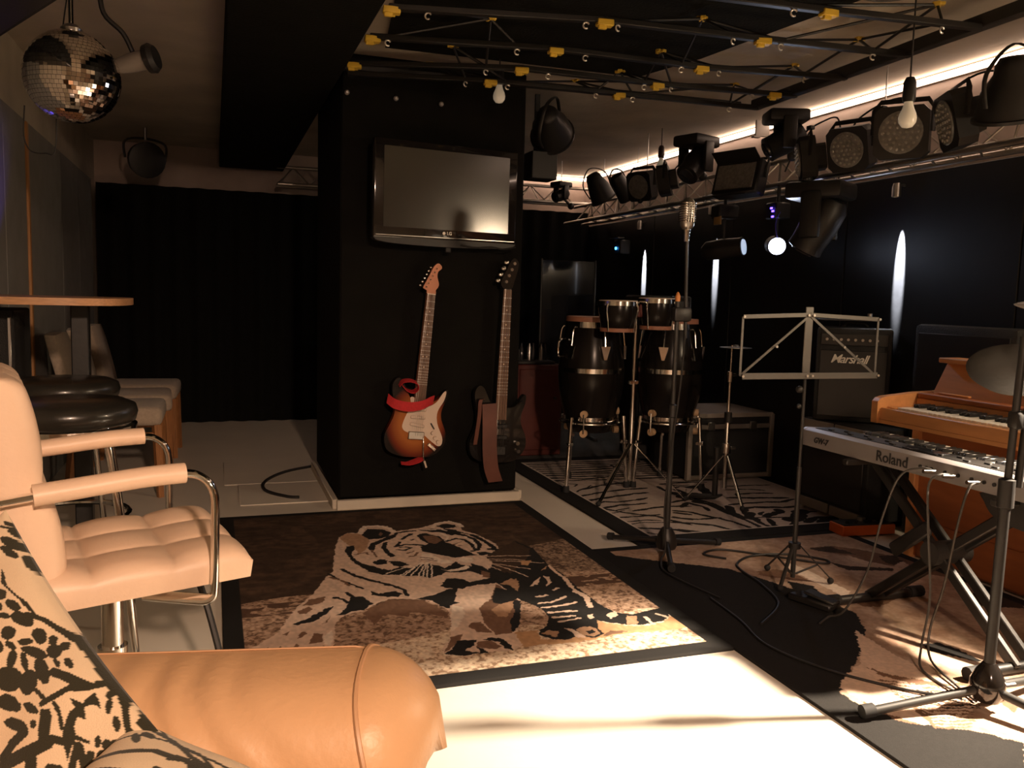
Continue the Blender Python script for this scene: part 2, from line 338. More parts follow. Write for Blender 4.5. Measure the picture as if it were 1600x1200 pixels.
TIGER=[('m',0,[(545,698),(671,665),(704,598),(730,515),(723,474),(673,520),(615,557),(557,562),(523,582)]),('m',0,[(632,675),(563,693),(485,635),(451,590),(472,472),(522,561),(598,519)]),('o',0,[(1199,315),(1231,286),(1279,247),(1353,227),(1420,249),(1478,297),(1502,313),(1500,187),(1453,179),(1370,182),(1269,186),(1209,188),(1165,181),(1098,172),(1023,170),(933,182),(945,215),(1018,204)]),('o',0,[(875,274),(901,295),(975,294),(959,223),(1025,195),(1018,179),(886,179)]),('m',0,[(1170,199),(1204,228),(1267,206),(1213,197),(1169,190)]),('c',0,[(610,1639),(670,1681),(741,1652),(755,1559),(861,1578),(949,1625),(1005,1658),(1056,1670),(1088,1591),(1058,1507),(1108,1418),(1147,1253),(1133,1140),(1243,1280),(1283,1159),(1263,927),(1276,775),(1261,634),(1270,596),(1276,451),(1296,369),(1349,336),(1424,359),(1474,371),(1500,345),(1477,301),(1427,260),(1361,242),(1284,257),(1237,288),(1203,321),(1176,259),(1174,209),(1142,185),(1110,199),(1095,258),(1076,209),(1034,194),(994,210),(967,255),(979,290),(1017,319),(1051,392),(1060,458),(1051,492),(1032,536),(1014,568),(936,359),(895,286),(888,193),(848,164),(763,173),(682,167),(635,199),(640,242),(689,316),(735,503),(739,545),(714,609),(683,663),(623,686),(566,701),(509,664),(453,610),(388,585),(351,525),(320,337),(295,328),(65,317),(85,397),(167,498),(199,595),(246,709),(310,823),(377,994),(410,1048),(441,1242),(470,1402),(499,1516),(545,1578),(598,1565)]),('t',0,[(500,1513),(544,1576),(596,1553),(623,1446),(587,1318),(542,1248),(541,1329),(519,1402)]),('k',0,[(1049,999),(1133,1140),(1243,1280),(1283,1159),(1263,927),(1276,775),(1270,596),(1276,451),(1296,369),(1349,336),(1424,359),(1474,371),(1500,345),(1477,301),(1427,260),(1361,242),(1284,257),(1237,288),(1203,321),(1176,259),(1174,209),(1142,185),(1110,199),(1095,258),(1076,209),(1034,194),(994,210),(967,255),(979,290),(1017,319),(1051,392),(1060,458),(1051,492),(1032,536),(1014,568),(1002,625),(1001,732),(977,814),(988,890)]),('d',0,[(1131,1181),(1238,1267),(1268,1146),(1220,1044),(1071,844),(1041,909),(1050,1010),(1046,1088)]),('m',0,[(983,754),(915,611),(850,537),(826,395),(832,295),(886,295),(934,365),(1009,562),(997,601),(996,687)]),('t',0,[(936,559),(986,569),(967,505),(917,432),(888,440),(885,505)]),('k',0,[(919,610),(971,718),(1004,684),(1036,651),(1009,586),(936,547),(912,565)]),('k',0,[(989,579),(1013,561),(940,364),(896,295),(892,317),(922,410),(957,464)]),('m',0,[(785,416),(816,413),(824,317),(785,327),(767,381)]),('m',0,[(689,316),(729,328),(706,274),(655,218),(637,206)]),('k',0,[(699,286),(761,273),(737,230),(701,205),(742,172),(683,168),(635,196),(672,230)]),('m',0,[(758,260),(801,257),(822,197),(797,187),(766,204),(742,220)]),('k',0,[(779,268),(808,278),(843,259),(852,207),(847,162),(826,187),(823,233),(801,257)]),('k',0,[(745,219),(759,206),(763,166),(740,167)]),('w',0,[(765,582),(796,562),(783,489),(725,382),(698,351),(732,482)]),('k',0,[(655,681),(725,698),(787,742),(833,755),(800,665),(781,618),(802,598),(767,591),(745,554),(722,588),(705,650)]),('k',0,[(772,784),(819,863),(877,848),(890,798),(938,812),(997,810),(1047,838),(987,766),(888,763),(828,750),(792,760)]),('k',0,[(1003,842),(1071,880),(1096,818),(1040,650),(1004,684),(991,765)]),('t',0,[(1041,778),(1079,795),(1069,731),(1036,663),(1032,715)]),('k',0,[(579,880),(605,860),(599,830),(573,849)]),('k',8,[(601,842),(635,782),(635,721)]),('k',0,[(559,772),(605,778),(622,737),(596,714),(551,732)]),('k',9,[(450,1070),(482,992),(534,918),(601,842)]),('k',6,[(393,1029),(421,954),(459,892),(491,833)]),('m',7,[(396,987),(432,938),(449,882)]),('k',0,[(419,709),(441,750),(477,752),(500,676),(463,619),(417,616),(390,591),(358,600),(387,619),(409,667)]),('k',8,[(429,801),(442,755),(430,706)]),('k',8,[(380,766),(404,742),(418,704)]),('k',0,[(214,553),(272,597),(336,665),(370,689),(333,612),(283,559),(231,543)]),('m',0,[(242,668),(283,701),(296,676),(269,640),(247,635)]),('m',0,[(290,767),(351,786),(336,731),(292,710),(262,718)]),('m',0,[(223,454),(243,486),(255,460),(224,431)]),('m',0,[(272,459),(299,447),(293,381),(250,383)]),('m',0,[(194,351),(217,393),(225,334)]),('k',0,[(131,348),(167,389),(160,336)]),('m',0,[(83,361),(130,391),(121,346)]),('m',0,[(177,477),(206,497),(189,464)]),('m',0,[(308,527),(337,580),(346,598),(325,542)]),('w',0,[(300,424),(330,472),(330,416),(310,340),(297,371)]),('k',0,[(289,364),(305,329),(293,337)]),('k',0,[(518,801),(540,765),(605,778),(613,739),(592,715),(547,733),(511,761)]),('w',12,[(602,1561),(614,1616),(640,1668),(698,1664),(741,1614),(753,1543)]),('k',0,[(600,1534),(644,1628),(707,1602),(738,1547),(714,1478),(660,1455),(620,1456)]),('m',0,[(675,1525),(694,1558),(698,1528),(682,1495)]),('k',0,[(865,1554),(935,1557),(990,1543),(1036,1513),(1046,1452),(992,1428),(956,1493),(916,1503)]),('w',11,[(942,1585),(979,1647),(1044,1662),(1075,1613),(1077,1562)]),('k',0,[(962,1600),(1013,1628),(1054,1598),(1054,1558),(990,1543)]),('w',6,[(882,1560),(925,1540),(970,1548),(988,1514)]),('w',7,[(951,1475),(972,1414),(944,1349)]),('k',0,[(509,1371),(544,1379),(534,1315),(511,1256),(519,1191),(536,1127),(570,1088),(595,1053),(633,1015),(675,1047),(707,1024),(735,1031),(676,968),(639,957),(589,970),(546,1023),(510,1133),(498,1228),(495,1308)]),('c',0,[(584,1063),(609,1078),(653,1074),(651,1038),(621,1046),(601,1037)]),('k',0,[(594,1333),(619,1395),(666,1436),(741,1508),(776,1557),(741,1462),(669,1400),(632,1357),(614,1286),(596,1291)]),('k',0,[(649,1319),(674,1398),(693,1394),(672,1313),(674,1247),(692,1194),(665,1177),(651,1252)]),('k',0,[(578,1131),(616,1167),(644,1144),(632,1102),(589,1091)]),('k',0,[(646,1128),(690,1117),(720,1064),(675,1044),(653,1074)]),('m',5,[(602,1297),(608,1247),(608,1200)]),('m',5,[(529,1251),(579,1271),(582,1238)]),('k',9,[(775,1528),(810,1544),(847,1543)]),('k',9,[(765,1429),(794,1468),(821,1498)]),('k',9,[(712,1320),(757,1343),(803,1328),(842,1304)]),('k',6,[(711,1278),(743,1259),(774,1287),(754,1306),(728,1302)]),('k',7,[(800,1402),(811,1409)]),('k',8,[(745,1381),(728,1350),(712,1320)]),('m',6,[(738,1167),(764,1176),(788,1218)]),('m',5,[(739,1214),(773,1238)]),('k',0,[(837,1457),(867,1496),(887,1491),(938,1423),(940,1332),(964,1291),(994,1182),(1020,1119),(966,1121),(923,1104),(886,1145),(848,1186),(809,1229),(815,1294),(858,1326),(843,1392)]),('m',0,[(862,1451),(914,1451),(934,1369),(891,1318),(863,1348)]),('w',0,[(802,1198),(837,1181),(856,1105),(895,1072),(892,1043),(849,1043),(822,1083),(776,1126)]),('w',0,[(919,1074),(954,1112),(990,1087),(982,1042),(945,1029)]),('m',4,[(785,1147),(815,1131),(829,1112)]),('m',4,[(779,1117),(810,1109),(835,1080)]),('k',9,[(949,1347),(999,1380),(1031,1345),(1041,1272),(1036,1188),(1012,1177)]),('m',6,[(964,1291),(1007,1315),(1017,1261),(984,1269)]),('c',0,[(976,1297),(1014,1322),(1026,1258),(1010,1237)]),('k',11,[(1001,1463),(1043,1425),(1075,1352),(1074,1264),(1040,1187)]),('w',5,[(1046,1396),(1060,1302),(1047,1219)]),('k',12,[(1083,1415),(1106,1335),(1117,1253),(1122,1175),(1097,1189)]),('k',6,[(1031,1494),(1068,1437),(1107,1390)]),('k',0,[(1026,1157),(1066,1156),(1105,1121),(1047,1112),(1029,1116)]),('k',0,[(803,1043),(830,1021),(844,988),(881,1023),(911,1061),(917,1014),(952,990),(941,927),(873,924),(836,940),(807,913),(775,894),(775,949)]),('w',0,[(823,987),(846,959),(894,968),(939,1001),(946,974),(911,945),(854,940)]),('k',0,[(960,1018),(996,979),(1010,888),(981,813),(963,872),(936,921)]),('m',0,[(975,926),(1001,890),(981,827),(959,846)]),('k',0,[(814,857),(851,861),(850,795),(815,745),(783,787)]),('k',0,[(828,762),(907,806),(981,827),(993,810),(920,776),(843,738)]),('k',0,[(701,997),(750,1057),(806,1057),(775,894),(747,888),(728,920),(674,934),(638,954)]),('w',3,[(774,1080),(653,940)]),('w',3,[(779,1079),(696,935)]),('w',3,[(788,1077),(719,922)]),('w',3,[(796,1075),(747,888)]),('w',3,[(806,1057),(769,896)]),('w',3,[(721,1049),(608,979)]),('w',3,[(792,1076),(735,911)]),('w',3,[(770,1081),(671,942)]),('c',3,[(1001,1100),(1132,1079),(1234,1056)]),('c',3,[(1001,1053),(1153,998),(1254,950)]),('c',3,[(997,1039),(1103,951),(1172,889)]),('c',3,[(1019,1033),(1089,911),(1132,807)]),('c',3,[(996,1069),(1118,1038),(1186,1005)]),('c',3,[(1001,1022),(1050,906)]),('c',0,[(1095,694),(1154,768),(1179,795),(1142,718)]),('c',0,[(1194,798),(1211,780),(1193,717),(1151,676),(1187,732)]),('t',0,[(1204,859),(1254,912),(1229,874)]),('c',7,[(1262,910),(1257,824),(1266,766),(1253,688),(1249,637)]),('t',0,[(999,755),(1062,805),(1078,761),(1053,702),(1024,736)]),('o',0,[(1167,995),(1217,997),(1178,932),(1156,952)]),('c',7,[(1087,585),(1125,593)]),('c',7,[(1067,520),(1120,523),(1187,559)]),('c',7,[(1068,480),(1128,481),(1200,496)]),('c',7,[(1069,430),(1167,420)]),('c',7,[(1067,383),(1144,378)]),('c',7,[(1074,339),(1151,355)]),('c',7,[(1174,636),(1195,655)]),('c',11,[(1246,604),(1259,539),(1232,441)]),('c',6,[(1270,768),(1255,665),(1246,604)]),('c',0,[(1187,371),(1213,380),(1199,341),(1182,341)]),('c',0,[(1254,358),(1300,384),(1295,347),(1253,321)]),('t',0,[(1321,329),(1351,321),(1325,255),(1281,259)]),('c',7,[(1376,304),(1373,242)]),('c',6,[(1430,321),(1452,283)]),('t',0,[(1100,267),(1141,285),(1169,258),(1163,211),(1133,198),(1102,218)]),('k',0,[(1124,240),(1154,252),(1153,223),(1131,219)]),('t',0,[(975,262),(1010,282),(1039,264),(1013,219),(997,247)]),('c',0,[(1068,285),(1093,269),(1109,197),(1078,198),(1078,253)])]
LION=[('g',0,[(-16,1958),(146,1824),(443,1607),(513,1426),(556,1287),(593,1171),(599,1051),(514,912),(409,805),(318,730),(184,630),(116,565),(110,487),(148,410),(183,357),(304,286),(377,198),(45,-79),(-476,80),(-470,655),(-213,1679)]),('c',0,[(170,628),(260,680),(309,706),(385,792),(487,929),(471,802),(462,583),(487,420),(348,352),(232,332),(183,354),(139,429),(136,521),(132,584)]),('m',0,[(312,680),(330,631),(373,589),(441,537),(482,501),(415,512),(344,569),(311,616)]),('m',4,[(278,597),(370,543),(523,490)]),('m',4,[(275,579),(357,525),(505,474)]),('m',4,[(271,562),(344,507),(488,458)]),('m',4,[(268,545),(332,489),(471,443)]),('m',4,[(264,528),(319,472),(454,427)]),('m',4,[(261,511),(307,454),(438,412)]),('m',4,[(258,495),(295,438),(422,398)]),('m',4,[(254,478),(284,421),(406,383)]),('m',4,[(251,462),(272,405),(390,369)]),('m',4,[(248,446),(261,389),(375,355)]),('m',4,[(245,431),(250,373),(360,341)]),('m',4,[(242,415),(239,358),(345,327)]),('m',4,[(239,400),(228,342),(330,314)]),('m',4,[(236,385),(217,327),(316,301)]),('k',3,[(322,520),(399,471),(490,436)]),('k',3,[(323,500),(385,458),(477,425)]),('k',3,[(323,481),(371,444),(464,413)]),('k',3,[(324,462),(358,431),(451,401)]),('k',3,[(325,443),(344,418),(438,390)]),('k',3,[(325,424),(331,406),(426,378)]),('m',0,[(136,521),(145,435),(189,360),(192,344),(150,387),(130,456)]),('m',0,[(978,1783),(1099,1777),(1182,1699),(1252,1586),(1286,1531),(1152,1462),(1093,1535),(1067,1633),(991,1715)]),('d',0,[(914,1581),(962,1511),(1126,1440),(1100,1412),(923,1465),(910,1524)]),('d',0,[(967,1769),(1074,1775),(1104,1702),(1106,1638),(1035,1688),(977,1726)]),('d',0,[(1196,1600),(1320,1584),(1270,1520),(1163,1473),(1156,1519)]),('w',0,[(733,1643),(752,1565),(746,1378),(741,1243),(677,1202),(680,1382),(682,1527)]),('m',0,[(529,1553),(631,1554),(664,1464),(680,1382),(614,1412),(556,1466),(522,1501)]),('g',0,[(581,1421),(646,1341),(584,1215),(507,1213),(535,1322)]),('m',0,[(708,1205),(782,1162),(860,1141),(736,1086),(679,1101),(676,1146)]),('m',0,[(1258,1559),(1537,1586),(1634,1370),(1358,1188),(1195,1353)]),('d',0,[(1128,1098),(1375,1144),(1410,1060),(1250,927),(1089,1004)]),('m',0,[(473,523),(554,519),(619,490),(523,490),(479,498)]),('k',0,[(610,775),(677,768),(699,704),(701,606),(671,625),(632,674),(601,721)]),('m',0,[(548,446),(561,407),(536,346),(499,333),(504,381)])]  # the 'w' polygon is a streak of direct lamp light painted in
ZEBRA=[('k',9,[(8,749),(104,670),(173,565),(250,482),(325,433)]),('k',9,[(74,712),(191,778),(265,749),(387,770),(468,800)]),('k',11,[(50,847),(107,810),(183,840),(301,875),(440,907),(528,914)]),('k',10,[(84,911),(207,960),(334,996),(465,1021),(586,1021)]),('k',10,[(197,1068),(338,1145),(461,1175),(548,1185)]),('k',10,[(127,642),(233,686),(343,683),(410,693)]),('k',6,[(173,587),(262,622)]),('k',10,[(258,556),(355,589),(497,601),(609,575)]),('k',5,[(48,573),(111,536),(215,577)]),('k',8,[(48,500),(96,456),(199,452),(351,459)]),('k',6,[(40,409),(121,369),(242,380),(294,348)]),('k',5,[(40,340),(105,314),(189,343),(306,315)]),('k',10,[(36,255),(98,259),(159,244),(269,199),(338,126)]),('k',6,[(38,181),(98,194),(159,143),(301,64)]),('k',6,[(44,109),(80,118),(177,60)]),('k',10,[(325,433),(356,353),(407,242)]),('k',11,[(442,480),(516,420)]),('k',9,[(398,405),(460,328)]),('k',6,[(513,1917),(721,1895),(919,1912)]),('k',5,[(469,1781),(608,1752),(762,1757)]),('k',5,[(400,1656),(549,1659),(601,1581)]),('k',6,[(329,1507),(485,1489),(609,1448)]),('k',8,[(310,1417),(471,1366),(646,1377)]),('k',6,[(250,1308),(368,1313),(451,1265)]),('k',9,[(676,1704),(669,1566)]),('k',5,[(751,1795),(884,1843)]),('k',5,[(66,1319),(147,1302),(173,1225),(217,1201),(183,1153)]),('k',8,[(28,1159),(107,1225)]),('k',6,[(66,1124),(135,1162)]),('k',6,[(141,1026),(290,1156)]),('k',10,[(709,1092),(779,1106),(927,1103)]),('k',9,[(782,1223),(1008,1236)]),('k',6,[(944,1345),(1165,1499)]),('k',6,[(1008,1496),(1096,1512)]),('k',9,[(746,1000),(803,1015),(859,989)]),('k',11,[(725,951),(745,891),(725,766)]),('k',11,[(669,1045),(657,964),(660,885),(678,802)]),('k',10,[(552,673),(684,725),(722,633),(722,441),(758,347)]),('k',10,[(461,514),(533,473),(561,407),(617,333),(653,234),(669,99),(681,24)]),('k',10,[(388,388),(511,324),(629,331)]),('k',10,[(343,308),(439,263),(508,214),(556,127),(614,40)]),('k',9,[(278,195),(388,126),(504,48)]),('k',6,[(221,97),(309,36)]),('k',16,[(681,670),(738,577),(726,403),(754,302)]),('k',13,[(681,895),(717,829),(722,715),(754,626),(743,473)]),('k',11,[(548,569),(641,653),(666,542),(649,470)]),('k',18,[(811,534),(750,397),(730,307),(778,295)]),('k',11,[(839,553),(952,568),(1072,566),(1162,545),(1273,589)]),('k',13,[(778,295),(826,404),(875,468),(935,480),(1024,458),(1090,431),(1198,444)]),('k',6,[(802,290),(862,275),(1001,254),(1081,247)]),('k',18,[(847,375),(793,315),(786,247)]),('k',18,[(876,295),(969,345),(1023,359),(1029,407)]),('k',13,[(859,254),(825,149),(785,40)]),('k',11,[(781,248),(773,161),(790,91)]),('k',9,[(730,307),(734,193),(713,68),(721,24)]),('k',29,[(952,207),(1015,215),(1098,315),(1157,351)]),('k',16,[(952,162),(836,37)]),('k',6,[(969,113),(1013,80)]),('k',16,[(1012,149),(1121,214),(1188,198)]),('k',29,[(979,45),(1079,109),(1211,193)]),('k',9,[(1121,214),(1168,157),(1185,50)]),('k',9,[(1140,330),(1210,326)]),('k',9,[(867,333),(923,381)]),('k',13,[(914,699),(1025,674),(1158,643),(1258,621)]),('k',8,[(1024,879),(1157,864),(1242,816)]),('k',10,[(1009,763),(1134,765),(1243,741)]),('k',8,[(1064,964),(1279,948),(1364,928)]),('k',23,[(838,981),(923,994),(829,718),(798,754),(785,843)]),('k',8,[(781,1154),(1020,1085)]),('k',8,[(733,1068),(871,1037)]),('k',6,[(831,1244),(1049,1196)]),('k',6,[(924,1292),(1093,1438)]),('k',6,[(964,1249),(1077,1295)])]
# L 0.42319995542603595
CUSH_C= (-0.2663,1.003,0.5739) ;CUSH_U= (0.4581,-0.8266,-0.3269) ;CUSH_V= (0.5604,-0.0169,0.828) ;CUSH_N= (-0.69,-0.5625,0.4556)
# det 0.9999999999999998
CUSH=[('k',0,[(-172,213),(-171,212),(-173,211),(-178,209),(-184,207),(-190,207),(-193,207),(-193,208),(-189,210),(-185,212),(-180,213),(-175,213)]),('k',0,[(-145,212),(-144,210),(-148,209),(-156,207),(-165,206),(-172,206),(-176,208),(-175,210),(-171,212),(-165,213),(-157,213),(-150,213)]),('k',0,[(-125,208),(-125,206),(-131,203),(-141,199),(-153,197),(-163,196),(-168,197),(-167,200),(-160,204),(-150,207),(-140,208),(-131,209)]),('k',0,[(-99,213),(-99,212),(-104,210),(-114,209),(-125,209),(-134,210),(-140,212),(-140,213),(-137,214),(-130,214),(-119,214),(-107,214)]),('k',0,[(-116,201),(-117,199),(-122,197),(-131,194),(-141,193),(-149,192),(-153,193),(-151,196),(-145,199),(-136,201),(-127,202),(-120,202)]),('k',0,[(-95,208),(-95,207),(-98,205),(-104,203),(-110,203),(-116,203),(-119,205),(-119,207),(-115,208),(-110,209),(-104,210),(-98,209)]),('k',0,[(-73,208),(-74,207),(-79,204),(-88,203),(-97,202),(-106,202),(-109,204),(-108,206),(-103,208),(-94,210),(-85,210),(-77,210)]),('k',0,[(-72,212),(-71,211),(-74,210),(-79,209),(-84,209),(-89,209),(-91,209),(-91,210),(-89,211),(-84,212),(-79,212),(-74,212)]),('k',1.5,[(-187,203),(-163,213),(-135,214),(-108,214),(-96,214)]),('k',1.5,[(-169,214),(-139,214),(-104,214),(-67,214),(-33,214),(-13,214)]),('k',0,[(-75,214),(-75,213),(-78,213),(-83,213),(-89,213),(-94,213),(-97,214),(-98,214),(-96,214),(-91,214),(-85,214),(-79,214)]),('k',0,[(-63,214),(-62,214),(-65,214),(-70,214),(-77,214),(-84,214),(-89,214),(-90,214),(-88,214),(-82,214),(-74,214),(-68,214)]),('k',0,[(-39,214),(-38,214),(-41,214),(-46,214),(-52,214),(-58,214),(-62,214),(-63,214),(-60,214),(-56,214),(-49,214),(-43,214)]),('k',0,[(-92,214),(-91,214),(-90,214),(-92,214),(-96,214),(-99,214),(-103,214),(-105,214),(-105,214),(-103,214),(-99,214),(-96,214)]),('k',2,[(-83,205),(-61,209),(-44,210),(-31,208),(-10,209),(13,209),(33,210),(56,212)]),('k',0,[(-47,211),(-47,210),(-49,209),(-53,209),(-58,208),(-62,209),(-64,209),(-63,210),(-61,211),(-57,211),(-53,211),(-49,211)]),('k',0,[(-8,209),(-8,208),(-11,207),(-15,207),(-19,207),(-23,207),(-25,208),(-24,209),(-22,210),(-18,210),(-13,210),(-10,210)]),('k',0,[(12,209),(11,208),(9,208),(5,207),(2,207),(-2,208),(-3,208),(-2,209),(0,210),(3,210),(7,210),(10,210)]),('k',0,[(58,211),(57,211),(53,210),(46,209),(40,209),(35,209),(33,210),(34,210),(38,211),(44,211),(51,212),(56,211)]),('k',2,[(-48,213),(-22,214),(3,213),(33,214),(59,214)]),('k',1.5,[(-41,214),(-22,214),(2,214),(27,214)]),('k',0,[(51,214),(50,214),(44,214),(35,214),(25,214),(16,214),(11,214),(12,214),(18,214),(28,214),(38,214),(47,214)]),('k',0,[(-115,184),(-106,185),(-82,182),(-62,185),(-42,189),(-21,189),(-7,191),(-10,189),(-29,186),(-50,185),(-76,181),(-94,178)]),('k',2.2,[(-26,183),(-5,191),(18,196),(44,201),(53,204)]),('k',0,[(-70,178),(-67,176),(-67,174),(-69,171),(-73,169),(-79,168),(-83,169),(-86,171),(-87,174),(-84,176),(-80,178),(-75,179)]),('k',0,[(-36,182),(-37,179),(-40,176),(-47,174),(-53,173),(-59,173),(-63,174),(-62,177),(-58,179),(-52,182),(-45,183),(-39,183)]),('k',0,[(-58,169),(-56,168),(-55,166),(-56,165),(-58,164),(-61,164),(-64,165),(-66,166),(-67,167),(-66,169),(-64,169),(-61,169)]),('k',0,[(-7,183),(-7,180),(-11,176),(-18,173),(-27,171),(-35,170),(-39,172),(-39,176),(-35,180),(-27,183),(-19,185),(-12,185)]),('k',0,[(-36,171),(-36,169),(-38,167),(-43,164),(-49,161),(-54,160),(-57,160),(-57,162),(-54,164),(-49,168),(-44,170),(-39,171)]),('k',0,[(-11,164),(-10,161),(-13,157),(-17,155),(-23,154),(-28,155),(-31,158),(-31,162),(-28,165),(-24,167),(-18,168),(-13,167)]),('k',0,[(19,185),(20,182),(18,179),(14,177),(9,176),(4,176),(0,178),(-1,180),(1,183),(5,186),(10,187),(15,187)]),('k',0,[(32,193),(34,191),(33,190),(32,188),(29,186),(26,186),(23,186),(22,187),(22,189),(24,191),(27,192),(30,193)]),('k',2.4,[(18,196),(44,202),(70,204),(97,205),(119,205),(126,206)]),('k',0,[(16,187),(22,185),(25,183),(25,180),(22,177),(16,176),(9,176),(3,177),(0,180),(0,183),(4,185),(9,187)]),('k',0,[(35,191),(37,190),(38,188),(37,186),(34,185),(30,184),(27,185),(24,187),(23,189),(24,191),(27,192),(31,192)]),('k',0,[(52,197),(54,196),(54,194),(53,192),(50,190),(46,190),(43,190),(40,192),(40,194),(42,196),(45,198),(49,198)]),('k',0,[(12,175),(14,173),(13,171),(11,168),(7,165),(3,163),(0,163),(-2,164),(-1,167),(1,170),(5,173),(9,174)]),('k',0,[(56,187),(56,184),(52,181),(46,179),(40,179),(35,180),(33,183),(34,186),(37,189),(43,191),(49,191),(54,190)]),('k',0,[(82,192),(81,190),(77,189),(73,188),(68,188),(64,189),(63,190),(64,191),(67,193),(72,194),(77,194),(80,193)]),('k',0,[(70,183),(69,182),(66,181),(62,181),(57,181),(55,181),(53,182),(54,183),(58,184),(62,185),(66,185),(69,184)]),('k',0,[(46,178),(45,176),(40,171),(31,167),(21,164),(13,162),(8,163),(9,166),(15,170),(24,175),(34,178),(42,179)]),('k',0,[(60,175),(70,173),(76,170),(76,167),(72,164),(64,163),(53,163),(43,164),(37,167),(36,171),(40,174),(49,175)]),('k',0,[(66,160),(70,155),(69,149),(65,145),(58,143),(50,143),(43,146),(39,151),(39,157),(44,161),(51,164),(59,163)]),('k',0,[(44,150),(49,145),(49,139),(43,133),(35,129),(25,127),(16,129),(11,134),(12,140),(18,146),(26,150),(36,152)]),('k',0,[(18,154),(21,150),(23,147),(21,145),(18,144),(12,145),(7,148),(3,152),(2,155),(3,158),(7,158),(13,157)]),('k',0,[(30,162),(37,160),(41,158),(41,156),(38,155),(32,155),(25,156),(19,158),(14,160),(14,162),(17,163),(23,163)]),('k',0,[(5,159),(4,157),(1,155),(-4,154),(-9,153),(-12,154),(-14,155),(-13,157),(-9,158),(-5,160),(0,160),(4,160)]),('k',0,[(-8,151),(-6,149),(-5,147),(-6,145),(-9,144),(-13,144),(-17,145),(-19,147),(-20,149),(-19,151),(-16,152),(-12,152)]),('k',4,[(67,176),(86,184),(108,191),(116,194)]),('k',3.5,[(90,155),(96,167),(101,181),(116,194),(123,205)]),('k',2,[(70,156),(89,159)]),('k',2,[(101,164),(114,163),(129,156)]),('k',0,[(111,177),(125,182),(125,194),(133,194),(144,190),(135,188),(131,181),(142,175),(133,172),(138,164),(145,161),(161,166),(163,164),(149,158),(150,152),(157,141),(143,147),(131,140),(124,145),(135,151),(128,160),(122,170),(124,175)]),('k',3,[(127,205),(140,208),(161,205),(184,196),(198,197)]),('k',0,[(151,198),(154,195),(156,193),(155,192),(153,191),(150,192),(145,194),(142,197),(140,199),(141,201),(143,201),(147,200)]),('k',0,[(172,195),(175,193),(177,190),(176,188),(174,188),(170,188),(166,189),(163,191),(161,194),(161,195),(164,196),(167,196)]),('k',0,[(142,203),(142,201),(141,199),(139,198),(136,198),(134,200),(132,202),(132,205),(132,207),(135,208),(138,207),(140,206)]),('k',0,[(124,206),(125,205),(125,203),(122,200),(119,198),(116,198),(114,198),(113,199),(114,201),(116,203),(119,205),(122,206)]),('k',0,[(154,213),(158,212),(160,211),(160,209),(159,209),(155,209),(151,210),(148,211),(145,212),(145,213),(146,213),(150,213)]),('k',0,[(175,214),(183,214),(190,213),(192,212),(191,210),(185,209),(177,209),(170,210),(164,211),(161,212),(163,213),(167,214)]),('k',2,[(127,207),(139,212),(157,214),(175,214),(198,214)]),('k',4,[(186,208),(204,210),(210,207)]),('k',0,[(207,200),(210,197),(211,193),(211,191),(208,190),(205,190),(201,192),(197,195),(195,198),(196,201),(199,202),(203,202)]),('k',4,[(42,214),(79,214),(106,213),(126,212),(142,212)]),('k',0,[(104,214),(109,213),(112,213),(112,211),(110,211),(106,211),(102,211),(98,212),(96,213),(94,214),(95,214),(99,214)]),('k',0,[(85,214),(90,214),(93,214),(94,213),(93,213),(90,213),(86,214),(82,214),(79,214),(77,214),(78,214),(81,214)]),('k',0,[(122,214),(125,214),(129,213),(130,213),(130,212),(127,212),(124,211),(120,212),(117,212),(116,213),(116,213),(118,214)]),('k',2,[(107,214),(121,214)]),('k',2,[(135,214),(149,214)]),('k',0,[(66,133),(66,130),(63,125),(56,121),(49,119),(42,119),(38,121),(38,125),(41,130),(48,133),(55,136),(62,136)]),('k',0,[(73,133),(71,130),(68,128),(63,126),(58,126),(54,127),(53,129),(54,132),(58,135),(63,136),(68,137),(71,136)]),('k',0,[(95,148),(95,146),(91,143),(85,140),(78,138),(73,138),(70,139),(71,141),(75,145),(81,147),(88,149),(93,149)]),('k',0,[(97,131),(97,128),(92,123),(85,119),(76,115),(69,113),(64,114),(65,118),(69,123),(77,127),(86,131),(93,132)]),('k',0,[(100,130),(102,128),(102,126),(101,124),(98,122),(95,122),(92,123),(90,125),(90,128),(91,130),(94,131),(97,131)]),('k',0,[(103,140),(104,139),(104,137),(103,135),(100,134),(98,134),(95,135),(94,136),(94,138),(96,140),(98,141),(100,141)]),('k',0,[(94,151),(103,158),(111,156),(121,147),(128,139),(123,130),(109,138),(102,145)]),('k',6,[(96,125),(92,109),(93,95)]),('k',7,[(128,139),(117,120),(99,91)]),('k',7,[(119,121),(131,113)]),('k',0,[(170,173),(172,170),(172,168),(172,167),(170,166),(167,167),(164,169),(162,171),(162,174),(162,175),(164,175),(167,174)]),('k',0,[(183,177),(183,175),(182,173),(179,171),(176,170),(173,171),(171,172),(171,175),(172,177),(175,179),(178,179),(181,179)]),('k',0,[(187,184),(188,182),(188,180),(186,178),(184,177),(181,177),(179,177),(178,179),(178,181),(180,183),(182,185),(185,185)]),('k',0,[(199,191),(199,190),(198,188),(196,186),(193,184),(190,184),(188,184),(188,186),(189,188),(192,190),(195,191),(197,192)]),('k',4,[(179,165),(194,180),(198,191)]),('k',5,[(194,182),(199,169)]),('k',4,[(154,155),(164,141)]),('k',4,[(157,156),(175,148)]),('k',0,[(175,160),(176,158),(177,156),(176,154),(173,153),(171,154),(168,155),(167,157),(166,159),(167,161),(170,162),(173,162)]),('k',5,[(176,151),(191,164),(202,169)]),('k',0,[(188,170),(188,169),(186,167),(183,165),(180,163),(177,163),(175,163),(175,165),(177,167),(180,169),(184,170),(186,171)]),('k',3,[(145,125),(156,132)])]

